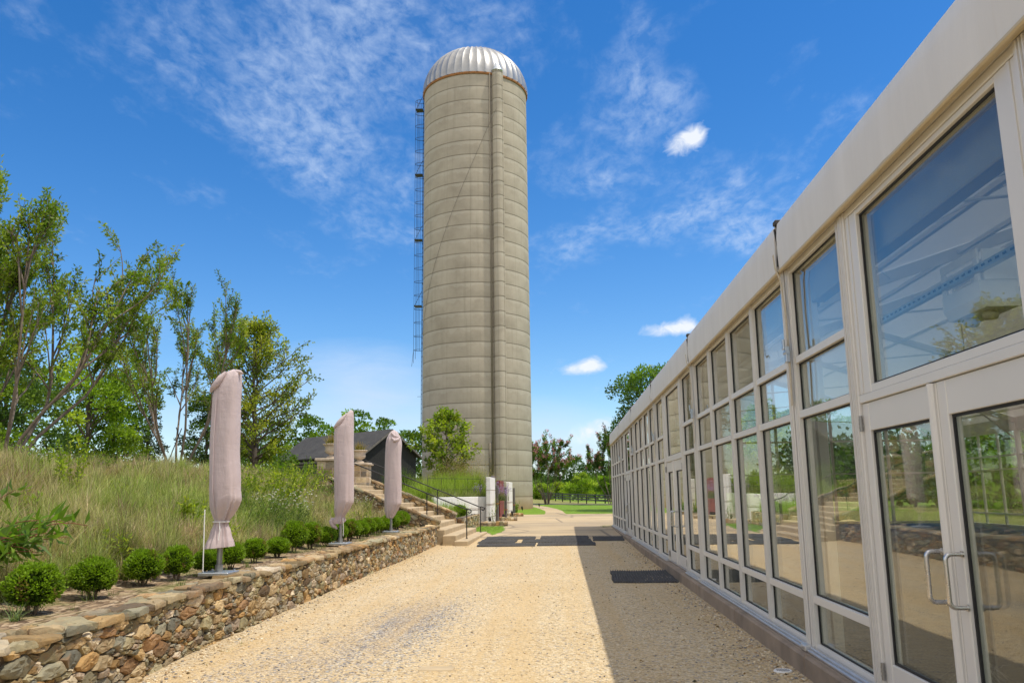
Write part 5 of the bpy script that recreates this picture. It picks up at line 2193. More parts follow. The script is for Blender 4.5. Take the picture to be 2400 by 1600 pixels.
def dense_tree(name, label, x, y, z, H, Wd, seed, n=9000, leaf=.16, cols=MID, lobes=34, base=.06, shape='round', group=None, bark=None, mesh=None):
    """full crown: limbs end in leafy lobes of uneven size, with gaps between"""
    rg = np.random.default_rng(seed)
    cen, rad = [], []
    for i in range(lobes):
        q = (i + rg.random()) / lobes
        zz = base + (1 - base) * q
        if shape == 'round':
            env = math.sqrt(max(.02, 1 - (2 * (q - .42) / 1.16) ** 2))
        elif shape == 'cone':
            env = (1 - q) ** .75 * .95 + .06
        else:
            env = min(1, .55 + q) * math.sqrt(max(.02, 1 - max(0, (q - .45) / .56) ** 2))
        a = i * 2.399 + rg.uniform(-.6, .6)
        rr_ = Wd / 2 * env * math.sqrt(rg.uniform(.18, 1.0)) * rg.uniform(.75, 1.08)
        r = rg.uniform(.13, .24) * (Wd + H) * .42 * (.62 + .38 * env)
        r = min(r, Wd * .27)
        cen.append((rr_ * math.cos(a), rr_ * math.sin(a), min(zz * H, H - r * .75)))
        rad.append(r)
    cen, rad = np.array(cen), np.array(rad)
    wts = rad ** 2 / (rad ** 2).sum()
    k = rg.choice(lobes, n, p=wts)
    o = unit(rg.normal(size=(n, 3)))
    o[:, 2] = np.where(o[:, 2] < -.3, -o[:, 2] * .6, o[:, 2])
    rr2 = rg.uniform(.45, 1.08, n) ** .6
    # sub-clumps roughen each lobe
    sub = .16 * np.sin(o[:, 0] * 7 + k) * np.sin(o[:, 1] * 7 + 2 * k) * np.sin(o[:, 2] * 6 + k)
    P = cen[k] + o * (rad[k] * (rr2 + sub))[:, None] * np.array([1, 1, .82])
    Dr = o + rg.normal(0, .7, (n, 3)) + np.array([0, 0, -.15])
    tone = rg.uniform(.72, 1.28, lobes)
    ci = rg.integers(len(cols), size=lobes)
    col = np.array(cols)[ci[k]] * (tone[k] * rg.uniform(.8, 1.2, n))[:, None]
    V, Q, c = leaf_arrays(P, Dr, leaf * rg.uniform(.7, 1.3, n), leaf * .62 * rg.uniform(.7, 1.3, n), col, .2, .1)
    root = thing(name, label, 'tree', (x, y, z), 0, group)
    br = [(np.array([[0, 0, -.3], [.02 * H * .3, 0, H * .3], [0, .02 * H * .4, H * .75]]), (.022 * H, .006 * H))]
    for i in range(0, lobes, 2):
        zs = min(cen[i][2] * .6, H * .6)
        br.append((np.array([[0, 0, zs], cen[i] * np.array([.5, .5, 1]) * .5 + np.array([0, 0, zs * .5]), cen[i]]), (.008 * H, .003 * H)))
    bark_mesh(br, 'trunk', bark or M_barkd, root, 6)
    npmesh('crown', V, Q, c, M_leaf, root)
    return root


# --- trees on the bank, left
crape('crape_myrtle', 'largest multi-stemmed crape myrtle on the bank at the left, crown sweeping right', -12.6, 18.0, 2.1, 7.1, 7.4, 104, ntr=9, per=52, leaf=(.098, .040), lean=(-.06, 0), bloom=0, clear=.34, nb=(7, 9), nt=(6, 8), spread_ang=(.06, .64))
crape('crape_myrtle', 'crape myrtle on the bank cut by the left edge of the picture', -14.6, 18.6, 2.1, 6.3, 5.2, 102, ntr=7, per=52, leaf=(.098, .042), bloom=0, nb=(5, 7), nt=(6, 8), spread_ang=(.1, .6), clear=.34)
crape('crape_myrtle', 'thin open crape myrtle with bare stems behind the nearest parasol', -12.75, 27.0, 2.1, 6.9, 5.6, 107, ntr=7, per=50, leaf=(.085, .038), lean=(.0, 0), bloom=0, clear=.36, spread_ang=(.08, .62), nb=(6, 8), nt=(5, 7))
# thin guy stakes by the open crape myrtle
for dx_, dy_, lab in ((-.75, .2, 'thin dark stake left of the open crape myrtle stems'), (.75, -.2, 'thin dark stake right of the open crape myrtle stems')):
    s = MB()
    s.tube([(0, 0, -.2), (-dx_, 0, 1.9)], .016, 5)
    o = s.build('tree_stake', M_iron)
    o.location = (-12.75 + dx_, 27 + dy_, 2.1)
    set_props(o, lab, 'stake', 'tree stakes')
leader_tree('maple_tree', 'young single-trunk tree with yellow-green leaves right of the nearest parasol', -12.75, 34.0, 2.05, 7.1, 4.3, 111, nbr=70, per=36, leaf=(.115, .08), cols=[G(.15, .21, .014), G(.21, .27, .018), G(.28, .32, .025), G(.10, .15, .012), G(.34, .36, .035)], first=.12)
dense_tree('shade_tree', 'pale feathery green tree low behind the big crape myrtle', -22.4, 38.0, 2.0, 7.3, 4.8, 121, 11000, .17, LT, 36, .0, 'up')
dense_tree('shade_tree', 'bright green rounded tree right of the feathery one behind the bank', -22.2, 40.0, 2.0, 5.9, 3.4, 122, 9000, .16, MID + LT[:2], 32, .0, 'up')
dense_tree('conifer', 'narrow dark grey-green tree at the right end of the left tree group', -23.5, 46.0, 1.9, 5.5, 2.6, 123, 6000, .13, [G(.035, .06, .022), G(.05, .08, .03), G(.03, .05, .018)], 28, .0, 'cone')
dense_tree('shade_tree', 'dark green tree in deep shade behind the stems of the big crape myrtle', -21.0, 30.0, 2.1, 4.9, 5.6, 124, 9000, .15, DK, 30, .0, 'round')
dense_tree('shade_tree', 'dark tree low between the open crape myrtle and the nearest parasol', -19.2, 44.0, 2.0, 5.3, 2.4, 125, 6000, .15, DK, 26, .0, 'round')
dense_tree('shade_tree', 'dark bushy tree at the left picture edge below the crape myrtle crown', -17.2, 23.5, 2.1, 3.9, 4.2, 126, 7000, .13, DK + MID, 28, .0, 'round')
dense_tree('shade_tree', 'dark low tree at the foot of the yellow-green young tree', -15.6, 42.0, 2.2, 3.4, 4.0, 127, 5000, .14, DK + MID[:1], 24, .0, 'round')
dense_tree('shade_tree', 'mid green tree rising behind the left end of the barn roof', -24.4, 80.0, 2.0, 7.4, 5.2, 128, 5000, .28, MID, 26, .0, 'round')
dense_tree('shade_tree', 'tree top showing above the barn ridge between urn and middle parasol', -20.6, 82.0, 2.0, 8.2, 4.2, 129, 4500, .28, MID, 24, .0, 'up')
dense_tree('shade_tree', 'small tree top peeping over the barn ridge right of the middle parasol', -18.0, 84.0, 2.0, 7.6, 2.4, 130, 2500, .26, MID, 18, .0, 'up')
dense_tree('shade_tree', 'green tree between the barn gable and the silo', -13.9, 76.0, 1.6, 5.9, 5.0, 131, 6000, .24, MID + DK, 28, .0, 'round')
dense_tree('shade_tree', 'low tree closing the gap left of the barn wall', -25.5, 66.0, 2.0, 4.3, 6.0, 132, 5000, .22, MID + DK, 26, .0, 'round')

# --- right background
crape('crape_myrtle', 'pink flowering crape myrtle beside the silo at the end of the lawn', -1.5, 83.0, .62, 6.7, 5.6, 141, ntr=9, per=50, leaf=(.14, .08), bloom=190, spread_ang=(.08, .5), clear=.40, cols=MID + DK[:2], tuft=.10)
crape('crape_myrtle', 'darker crape myrtle with pink tips against the end of the pavilion', 4.6, 78.0, .62, 6.9, 4.3, 142, ntr=6, per=46, leaf=(.14, .08), bloom=80, spread_ang=(.06, .42), clear=.40, cols=DK + MID[:2], lean=(-.03, 0), tuft=.10)
dense_tree('shade_tree', 'tall bright green tree rising behind the pavilion roof', 7.6, 61.0, .5, 10.4, 8.6, 143, 22000, .20, [G(.06, .12, .012), G(.085, .16, .015), G(.11, .19, .018), G(.05, .10, .012)], 46, .2, 'round')
far_specs = [(-5, 150, 4.6, 9, DK), (2.4, 165, 8.0, 9, DK), (7.4, 150, 6.4, 8, DK), (12, 150, 7, 9, DK), (-12, 160, 5, 10, DK), (2.9, 128, 4.0, 4.6, LT), (-.6, 132, 2.6, 3.6, LT), (-2.9, 128, 2.4, 3.4, LT), (6.6, 125, 3.4, 3.4, MID), (8.6, 122, 3.6, 4.0, DK), (5.4, 134, 3.6, 4.2, MID), (-5.5, 135, 3.2, 5, MID), (17, 145, 8, 10, DK), (-20, 165, 6, 12, DK)]
far_lab = ['distant dark tree low behind the stems of the pink crape myrtle', 'distant dark tree standing in the gap between the two crape myrtles', 'distant dark tree left of the darker crape myrtle trunk', 'distant dark tree directly behind the darker crape myrtle',
           'distant dark tree just right of the silo edge', 'distant light green round tree between the two crape myrtles', 'distant light green bush-like tree right of the pink crape myrtle stems', 'distant small light green tree behind the pink crape myrtle stems',
           'distant mid green tree left of the darker crape myrtle trunk', 'distant low dark tree behind the trunk of the darker crape myrtle', 'distant mid green tree beside the light green round one', 'distant mid green tree low against the silo edge',
           'distant dark tree behind the far corner of the pavilion', 'distant dark tree hidden mostly behind the silo']
for i, ((x, y, H, Wd, cols), lab) in enumerate(zip(far_specs, far_lab)):
    dense_tree('distant_tree', lab, x, y, g(y) - .1, H, Wd, 200 + i, 2600, .42 if H > 6 else .3, cols, 26, .0, 'round', 'distant trees beyond the paddock')


def wood(name, n, seed, fx_, H, leaf, cols):
    """a far wood that reads as one mass"""
    rg = np.random.default_rng(seed)
    cen = np.array([fx_(rg) for _ in range(n)])
    per = 420
    k = np.repeat(np.arange(n), per)
    o = unit(rg.normal(size=(len(k), 3)))
    o[:, 2] = np.abs(o[:, 2])
    hh = rg.uniform(.6, 1.15, n) * H
    P = cen[k] + o * np.stack([hh[k] * .48, hh[k] * .48, hh[k]], -1) * rg.uniform(.6, 1.0, (len(k), 1))
    tone = rg.uniform(.7, 1.3, n)
    col = np.array(cols)[rg.integers(len(cols), size=n)][k] * (tone[k] * rg.uniform(.8, 1.2, len(k)))[:, None]
    V, Q, c = leaf_arrays(P, o + rg.normal(0, .6, o.shape), leaf, leaf * .8, col, .2)
    w = npmesh(name, V, Q, c, M_leaf)
    return set_props(w, 'far wood closing the view beyond the paddock', 'wood', kind='stuff')


wood('far_wood', 190, 300, lambda r: (r.uniform(-110, 130), r.uniform(230, 300), 1.2), 6.2, 1.5, DK + MID[:1])
w2 = wood('far_wood', 120, 301, lambda r: (r.uniform(27, 50), r.uniform(-25, 110), -.4), 10, .6, DK + DK + MID[:1])
w2['label'] = 'green wood edge seen through the pavilion on its far side'
w3 = wood('far_wood', 46, 302, lambda r: (r.uniform(-60, -35), r.uniform(-5, 48), 1.8), 6, .55, MID + DK)
w3['label'] = 'green trees massed far left behind the bank'

# paddock fence
fa, fb = Vector((-3.0, 125.0, terr(-3, 125))), Vector((9.0, 87.0, terr(9, 90)))
pf = thing('paddock_fence', 'black three-board paddock fence running across the field behind the lawn', 'fence', fa)
npst = 13
mb = MB()
dv = (fb - fa)
for k in range(npst):
    p = dv * (k / (npst - 1))
    mb.box(p.x - .07, p.x + .07, p.y - .07, p.y + .07, p.z - .2, p.z + 1.05)
mb.build('posts', M_iron, pf)['kind'] = 'stuff'
for zz in (.26, .56, .86):
    mb = MB()
    q = Vector((-dv.y, dv.x, 0)).normalized() * .03
    v = []
    for p in (Vector((0, 0, 0)), dv):
        for s in (-1, 1):
            for h in (0, .15):
                v.append(p + q * s + Vector((.0, -.1, zz + h)))
    mb.add(v, [(0, 1, 3, 2), (4, 6, 7, 5), (0, 4, 5, 1), (2, 3, 7, 6), (0, 2, 6, 4), (1, 5, 7, 3)])
    mb.build('board', M_iron, pf)
mu = poly_sheet('mulch_border', [(-12, 86.0), (-5.0, 85.6), (-2, 81.6), (.3, 80.6), (3, 77.2), (6.5, 75.2), (12, 73), (12, 76), (7, 79.4), (3.6, 81.0), (.2, 85.2), (-5, 87.5), (-12, 88)], gy_, M_joint, .022)

# --- boxwoods along the wall
def boxwood_mesh(seed, r, n, squash=.92):
    rg = np.random.default_rng(seed)
    o = unit(rg.normal(size=(n, 3)))
    o[:, 2] = np.where(o[:, 2] < -.75, -o[:, 2], o[:, 2])
    lump = 1 + .09 * np.sin(o[:, 0] * 6 + seed) * np.sin(o[:, 1] * 5 + 2 * seed) + .07 * np.sin(o[:, 2] * 8 + seed) * np.sin(o[:, 0] * 9)
    clump = unit(rg.normal(size=(90, 3)))
    near_ = (o @ clump.T).max(1)
    lump += 1.0 * (near_ - .93)
    lump *= 1 + .22 * np.minimum(o[:, 2], 0)
    rr_ = r * lump * rg.uniform(.78, 1.05, n) ** .7
    P = o * rr_[:, None] * np.array([1, 1, squash]) + np.array([0, 0, r * squash + .05])
    Dr = o * .9 + rg.normal(0, .55, (n, 3)) + np.array([0, 0, .35])
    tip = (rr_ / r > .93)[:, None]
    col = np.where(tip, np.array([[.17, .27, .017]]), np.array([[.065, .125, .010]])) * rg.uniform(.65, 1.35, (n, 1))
    brown = (np.sin(o[:, 0] * 3 + seed) * np.sin(o[:, 1] * 3.3 + seed * 2) > .62) & (rg.random(n) < .35)
    col[brown] = np.array([.22, .15, .06])
    stray = rg.random(n) < .012
    P[stray] += o[stray] * r * .16
    a = leaf_arrays(P, Dr, .034 * rg.uniform(.7, 1.3, n), .021, col, .25)
    # woody dark heart of old leaves
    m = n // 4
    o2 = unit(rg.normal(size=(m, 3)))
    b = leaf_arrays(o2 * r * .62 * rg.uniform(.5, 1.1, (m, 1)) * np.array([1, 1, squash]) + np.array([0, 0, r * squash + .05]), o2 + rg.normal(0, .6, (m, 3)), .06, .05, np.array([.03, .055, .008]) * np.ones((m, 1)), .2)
    return join([a, b])


BOX = [(-4.90, 7.65, .25), (-5.0, 8.82, .235), (-5.08, 10.05, .225), (-4.98, 10.72, .21), (-4.88, 11.42, .20), (-4.92, 12.35, .22), (-5.0, 13.5, .225), (-5.0, 14.6, .22), (-5.12, 15.9, .24), (-5.1, 16.85, .23), (-5.05, 17.75, .24), (-5.05, 18.75, .23),
       (-5.05, 19.8, .25), (-5.08, 20.8, .24), (-5.1, 21.8, .25), (-5.15, 22.9, .25), (-5.18, 24.0, .25), (-5.2, 25.2, .26), (-5.2, 26.2, .25), (-5.25, 27.3, .26)]
ORD = ['first', 'second', 'third', 'fourth', 'fifth', 'sixth', 'seventh', 'eighth', 'ninth', 'tenth', 'eleventh', 'twelfth', 'thirteenth', 'fourteenth', 'fifteenth', 'sixteenth', 'seventeenth', 'eighteenth', 'nineteenth', 'twentieth']
protos = []
for k in range(3):
    p = thing('boxwood', 'x', 'shrub')
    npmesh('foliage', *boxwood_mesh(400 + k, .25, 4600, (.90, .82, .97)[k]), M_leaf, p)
    mb = MB()
    for a in range(4):
        mb.tube([(.02 * math.cos(a * 1.6), .02 * math.sin(a * 1.6), -.06), (.09 * math.cos(a * 1.6), .09 * math.sin(a * 1.6), .2)], [.018, .009], 6)
    mb.build('stem', M_bark, p, True)
    protos.append(p)
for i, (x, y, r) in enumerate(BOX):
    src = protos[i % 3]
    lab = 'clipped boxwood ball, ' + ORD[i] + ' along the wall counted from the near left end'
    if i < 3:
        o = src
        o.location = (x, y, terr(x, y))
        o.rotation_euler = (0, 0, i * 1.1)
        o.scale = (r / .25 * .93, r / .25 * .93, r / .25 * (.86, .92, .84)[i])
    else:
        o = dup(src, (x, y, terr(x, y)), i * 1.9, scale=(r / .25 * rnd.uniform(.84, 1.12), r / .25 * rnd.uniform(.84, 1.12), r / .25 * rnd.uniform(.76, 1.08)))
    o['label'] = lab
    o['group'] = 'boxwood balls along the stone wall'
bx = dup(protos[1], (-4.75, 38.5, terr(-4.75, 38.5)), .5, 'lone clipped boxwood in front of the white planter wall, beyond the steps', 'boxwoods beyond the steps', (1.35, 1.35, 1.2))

# --- meadow of fine bunch grass on the bank
def tuft_arrays(rg, x, y, z, n, L, c0, c1, c2, lean=(.08, 1.18), w=.006, r=.05, windx=.0):
    root = np.stack([x + rg.normal(0, r, n), y + rg.normal(0, r, n), np.full(n, z - .02)], -1)
    az_ = rg.uniform(0, 2 * np.pi, n)
    le = np.clip(rg.beta(1.6, 1.8, n) * (lean[1] - lean[0]) + lean[0], 0, 1.4)
    kk = rg.uniform(.5, 1.4, (n, 1))
    tipc = np.where(rg.random((n, 1)) < .45, c2, c1)
    return blade_arrays(root, az_, le, L * rg.uniform(.55, 1.12, n), w * rg.uniform(.7, 1.3, n), c0 * kk, tipc * kk, .28, 3)


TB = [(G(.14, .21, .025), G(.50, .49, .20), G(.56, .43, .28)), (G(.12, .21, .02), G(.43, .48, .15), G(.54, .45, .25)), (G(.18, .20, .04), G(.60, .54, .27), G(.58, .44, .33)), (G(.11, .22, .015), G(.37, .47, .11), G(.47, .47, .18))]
rg = np.random.default_rng(500)
parts = []
cnt = 0
pts_ = []
tries = 0
NAMED = [(-5.79, 10.83), (-5.68, 9.93), (-6.24, 12.25), (-5.845, 12.42), (-5.76, 15.87), (-6.97, 10.96), (-7.98, 13.68), (-7.55, 14.75), (-8.27, 18.53), (-5.42, 25.53), (-5.46, 19.62), (-5.55, 11.42), (-5.67, 13.28), (-5.54, 9.01), (-6.6, 9.6), (-7.3, 12.1)]
while tries < 60000 and len(pts_) < 1700:
    tries += 1
    y = rg.uniform(3.0, 34.0)
    x = -5.45 - rg.random() ** .9 * 9.0
    if y > 27.6 and x > -9.2 and y < 35 and x > -8.9:
        continue
    if x < -.95 * y - 2.5:
        continue
    if y > 28.1 and x > -8.4:
        continue
    dmin = .40 + .005 * y
    ok = True
    for (a, b) in pts_[-400:]:
        if (a - x) ** 2 + (b - y) ** 2 < dmin * dmin:
            ok = False
            break
    if ok:
        for (a, b, cr_) in [(a, b, .3) for a, b in NAMED] + [(-7.7, 22.4, .95), (-6.8, 18.7, .75), (-8.7, 27.4, 1.0), (-8.4, 21.0, .6), (-6.35, 19.1, .55), (-6.5, 16.7, .5), (-6.57, 14.4, .3), (-5.85, 17.6, .45)]:
            if (a - x) ** 2 + (b - y) ** 2 < cr_ ** 2:
                ok = False
                break
    if ok and rg.random() < .93:
        pts_.append((x, y))
for (x, y) in pts_:
    c0, c1, c2 = TB[int(rg.integers(4))]
    if rg.random() < .16:
        c0, c1, c2 = G(.20, .15, .07), G(.44, .33, .20), G(.50, .35, .28)
    if math.sin(x * .8 + 1) + math.sin(y * .45) + rg.normal(0, .4) > 1.0:
        c0, c1, c2 = TB[3]
    L = rg.uniform(.42, .78) * (1.0 if x < -6 else .8)
    hue = rg.uniform(.62, 1.3)
    c0, c1, c2 = c0 * hue, c1 * hue, c2 * hue
    nb_ = int(np.clip(125 * (13 / max(y, 9)) ** .5, 60, 150))
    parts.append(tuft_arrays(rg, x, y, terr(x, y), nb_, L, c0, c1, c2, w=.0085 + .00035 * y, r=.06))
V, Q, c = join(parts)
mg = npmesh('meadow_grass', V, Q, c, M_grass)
set_props(mg, 'fine tan and green bunch grass covering the sloping bank', 'grass', kind='stuff')

TL = ['large fountain-shaped grass tuft behind the third boxwood', 'grass tuft left of the large fountain-shaped one, behind the second boxwood', 'grass tuft up the slope behind the fourth boxwood', 'low grass tuft directly behind the fifth boxwood',
      'grass tuft right of the nearest parasol skirt, behind the seventh boxwood', 'tuft high on the left part of the slope above the red-stemmed plant', 'tuft near the crest below the big crape myrtle stems', 'tuft halfway up the slope left of the small yellow-green plant',
      'tuft near the crest left of the nearest parasol', 'tuft right of the farthest parasol by the stair side wall', 'tuft left of the middle parasol foot', 'tuft just left of the nearest parasol skirt', 'tuft partly behind the nearest parasol pole', 'grass tuft behind the first boxwood', 'grass tuft beside the red-stemmed plant on the slope', 'tuft in the middle of the open slope']
for i, ((x, y), lab) in enumerate(zip(NAMED, TL)):
    rg = np.random.default_rng(520 + i)
    c0, c1, c2 = TB[(i * 3) % 4] if i else (G(.09, .13, .02), G(.22, .22, .09), G(.24, .19, .11))
    t = thing('grass_tuft', lab, 'grass tuft', (x, y, terr(x, y)), 0, 'larger grass tufts on the bank')
    L = .92 if i == 0 else rg.uniform(.6, .8)
    npmesh('blades', *tuft_arrays(rg, 0, 0, 0, 420 if i == 0 else 260, L, c0, c1, c2, lean=(.08, 1.15), w=.007, r=.07), M_grass, t)


# --- leafy plants
def leafy(name, label, x, y, H, Wd, seed, stems=14, per=26, leaf=(.09, .028), cols=LT, cat='plant', stemcol=None, group=None, flower=None, z=None, arch=.1, mat=None):
    rg = np.random.default_rng(seed)
    tw = []
    for i in range(stems):
        a = rg.uniform(0, 6.283)
        r = Wd / 2 * math.sqrt(rg.random())
        b = np.array([math.cos(a) * r * .45, math.sin(a) * r * .45, 0])
        d = np.array([math.cos(a) * r * .9 / H, math.sin(a) * r * .9 / H, 1.0])
        d /= np.linalg.norm(d)
        tw.append(limb(rg, b, d, H * rg.uniform(.6, 1.05), 6, arch, .03))
    root = thing(name, label, cat, (x, y, terr(x, y) if z is None else z), 0, group)
    mb = MB()
    for t in tw:
        mb.tube([Vector(p) for p in t], list(np.linspace(.006, .0025, len(t))), 4, cap=False)
    mb.build('stems', stemcol or M_stemg, root)
    V, Q, c = twig_leaves(rg, tw, per, leaf[0], leaf[1], cols, .02, .12, .15, .05)
    npmesh('foliage', V, Q, c, M_leaf, root)
    if flower:
        P, Dr, Cc = [], [], []
        for t in tw:
            for q in range(flower[1]):
                p = t[-1] + rg.normal(0, flower[2], 3) * np.array([1, 1, .7])
                for s in range(6):
                    P.append(p)
                    Dr.append(np.array([math.cos(s * 1.05), math.sin(s * 1.05), .35]) + rg.normal(0, .25, 3))
                    Cc.append(np.array(flower[0]) * rg.uniform(.85, 1.1))
        V, Q, c = leaf_arrays(np.array(P), np.array(Dr), flower[3], flower[3] * .6, np.array(Cc), .1)
        npmesh('flowers', V, Q, c, M_petal, root)
    return root


M_stemg = simple('green stem', (.10, .13, .03), .6, 0, .2)
M_stemr = simple('red stem', (.22, .05, .035), .5, 0, .2)
YG = [G(.20, .28, .015), G(.27, .34, .02), G(.15, .23, .014), G(.32, .37, .03)]
leafy('leafy_plant', 'tall yellow-green sprig rising from the slope below the big crape myrtle', -8.68, 14.37, 1.15, .6, 601, 14, 28, (.10, .032), YG)
leafy('leafy_plant', 'small bright yellow-green plant on the slope left of the nearest parasol', -6.57, 14.4, .6, .6, 602, 20, 18, (.09, .034), YG)
leafy('leafy_plant', 'broad yellow-green clump on the slope right of the nearest parasol', -7.7, 22.4, 1.25, 2.3, 603, 80, 26, (.10, .034), YG)
leafy('leafy_plant', 'fine-leaved green clump in front of the broad yellow-green one', -6.8, 18.7, .95, 1.7, 604, 70, 28, (.085, .018), [G(.12, .19, .025), G(.15, .22, .03), G(.10, .16, .02)])
leafy('leafy_plant', 'yellow-green clump below the crest right of the white flowers', -8.7, 27.4, 1.2, 2.4, 605, 60, 24, (.10, .034), YG)
leafy('leafy_plant', 'yellow-green clump on the crest behind the nearest parasol', -8.4, 21.0, 1.0, 1.5, 606, 34, 22, (.10, .03), YG)
leafy('leafy_plant', 'green clump low beside the nearest parasol cover', -6.5, 16.7, .65, 1.2, 607, 36, 26, (.085, .02), [G(.12, .19, .025), G(.15, .21, .03)])
leafy('leafy_plant', 'dark fine-leaved bush behind the eleventh boxwood, under the white flowers', -5.85, 17.6, .7, 1.0, 608, 50, 30, (.06, .012), [G(.06, .11, .014), G(.08, .14, .018)])
leafy('flowering_plant', 'clump of small white flowers on the slope left of the middle parasol', -6.35, 19.1, .85, 1.3, 609, 46, 14, (.07, .016), MID, flower=((.80, .78, .70), 3, .07, .028))
leafy('flowering_plant', 'white flowers beside the stair side wall right of the middle parasol', -6.9, 27.6, .55, 1.4, 610, 40, 12, (.06, .016), MID, flower=((.80, .78, .70), 2, .07, .03))
leafy('leafy_plant', 'bright green weeds right of the middle parasol foot', -5.75, 23.4, .5, .8, 611, 24, 18, (.10, .022), YG)
leafy('leafy_plant', 'bushy tall weeds on the crest below the young yellow-green tree', -10.5, 29.7, 1.0, 3.0, 612, 70, 24, (.09, .03), MID + YG[:2])
leafy('leafy_plant', 'dark weeds on the crest in front of the barn', -10.2, 33.5, 1.15, 2.6, 613, 60, 24, (.09, .03), MID)
leafy('leafy_plant', 'tall weeds on the crest below the left trees', -11.5, 20.0, .9, 3.6, 614, 60, 24, (.09, .03), MID + YG[:2])
leafy('leafy_plant', 'low green weeds on the crest under the big crape myrtle', -11.0, 16.2, .7, 3.0, 615, 50, 24, (.09, .03), MID + YG[:1])
leafy('leafy_plant', 'green weeds on the crest under the open crape myrtle', -11.2, 25.5, .8, 3.0, 616, 50, 24, (.09, .03), MID + YG[:2])
leafy('leafy_plant', 'pale green blades at the foot of the near stone pillar', -7.9, 27.6, .8, 1.0, 617, 24, 10, (.26, .02), [G(.12, .2, .03), G(.17, .24, .04)])
WEEDS = [('small yellow-green weed on the open slope above the second boxwood', -6.9, 10.3), ('small leafy weed low on the slope behind the fourth boxwood', -5.75, 10.6), ('weedy sprout on the slope between the first tufts at the left', -7.6, 11.6),
         ('leafy weed halfway up the slope below the crest at the left', -8.6, 15.6), ('yellow-green weed below the crest near the open crape myrtle', -9.2, 20.5), ('small leafy weed behind the eighth boxwood', -5.8, 14.4)]
for i, (lab, x, y) in enumerate(WEEDS):
    leafy('weed', lab, x, y, .42 + .05 * (i % 3), .4, 620 + i, 12, 14, (.085, .03), YG if i % 2 else LT, cat='weed')
# red-stemmed willow-leaved plant in the left foreground
rg = np.random.default_rng(640)
wp = thing('leafy_plant', 'big-leaved plant with arching red stems at the left edge of the picture', 'plant', (-5.95, 8.0, terr(-5.95, 8.0)))
tw = []
for i in range(22):
    a = rg.uniform(-.9, .9) if i < 14 else rg.uniform(0, 6.28)
    d = np.array([math.cos(a) * .8, math.sin(a) * .5, 1.5])
    d /= np.linalg.norm(d)
    t = [np.array([rg.normal(0, .08), rg.normal(0, .1), 0])]
    L = rg.uniform(.85, 1.45)
    for s in range(9):
        d = d + np.array([.05, 0, -.13]) + rg.normal(0, .03, 3)
        d /= np.linalg.norm(d)
        t.append(t[-1] + d * L / 9)
    tw.append(np.array(t))
mb = MB()
for t in tw:
    mb.tube([Vector(p) for p in t], list(np.linspace(.008, .003, len(t))), 5, cap=False)
mb.build('stems', M_stemr, wp, True)
npmesh('foliage', *twig_leaves(rg, tw, 24, .20, .048, [G(.09, .17, .018), G(.12, .21, .022), G(.16, .25, .035), G(.07, .13, .016)], .01, .2, .22, .15), M_leaf, wp)

# little weeds and grass blades on the soil behind the wall cap, and at the wall foot
rg = np.random.default_rng(650)
parts = []
for k in range(70):
    y = rg.uniform(7.0, 28)
    x = rg.uniform(-5.35, -4.62)
    parts.append(tuft_arrays(rg, x, y, terr(x, y), 22, rg.uniform(.10, .26), G(.09, .15, .02), G(.17, .25, .04), G(.25, .24, .09), lean=(.2, 1.2), w=.007, r=.04))
for k in range(26):
    y = rg.uniform(8.0, 30)
    x = wallx(y) + rg.uniform(.03, .5) * (1 if k % 4 else 3)
    parts.append(tuft_arrays(rg, x, y, g(y), 14, rg.uniform(.04, .10), G(.09, .16, .015), G(.16, .27, .03), G(.2, .26, .05), lean=(.3, 1.3), w=.006, r=.05))
for k in range(260):
    y = rg.uniform(35.1, 40.0)
    x = rg.uniform(-4.1, -2.75 - .0 * y)
    parts.append(tuft_arrays(rg, x, y, g(y), 26, rg.uniform(.06, .12), G(.08, .16, .012), G(.18, .30, .03), G(.22, .30, .05), lean=(.3, 1.2), w=.010, r=.08))
for k in range(30):
    y = rg.uniform(38.2, 39.6)
    x = rg.uniform(1.7, 2.3)
    parts.append(tuft_arrays(rg, x, y, g(y), 14, rg.uniform(.06, .16), G(.08, .16, .012), G(.18, .30, .03), G(.22, .30, .05), lean=(.3, 1.2), w=.010, r=.08))
V, Q, c = join(parts)
set_props(npmesh('short_weeds', V, Q, c, M_grass), 'short weeds and grass blades along the wall and verge', 'weeds', kind='stuff')
# spider-like tuft at the first boxwood
t = thing('grass_tuft', 'small arching tuft of broad pale blades below the first boxwood', 'grass tuft', (-4.78, 7.25, terr(-4.78, 7.25)))
npmesh('blades', *tuft_arrays(np.random.default_rng(655), 0, 0, 0, 34, .30, G(.10, .16, .04), G(.22, .30, .12), G(.28, .32, .16), lean=(.5, 1.2), w=.012, r=.02), M_grass, t)
# dry leaves, twigs and chips scattered on the gravel
rg = np.random.default_rng(660)
n = 420
yy = rg.uniform(6.5, 30, n)
side = rg.random(n)
xx = np.where(side < .45, 2.12 - rg.exponential(.35, n), np.where(side < .7, np.array([wallx(v) for v in yy]) + rg.exponential(.5, n) + .05, rg.uniform(-3.8, 2.0, n)))
xx = np.clip(xx, -3.85, 2.12)
P = np.stack([xx, yy, np.array([g(v) for v in yy]) + .012], -1)
Dr = np.stack([rg.normal(size=n), rg.normal(size=n), rg.uniform(.0, .35, n)], -1)
col = np.array([[.16, .10, .05], [.10, .07, .045], [.24, .15, .07], [.07, .06, .05]])[rg.integers(4, size=n)]
V, Q, c = leaf_arrays(P, Dr, rg.uniform(.02, .06, n), rg.uniform(.01, .025, n), col, .3)
set_props(npmesh('leaf_litter', V, Q, c, M_leaf), 'dry leaves and chips scattered over the gravel', 'litter', kind='stuff')

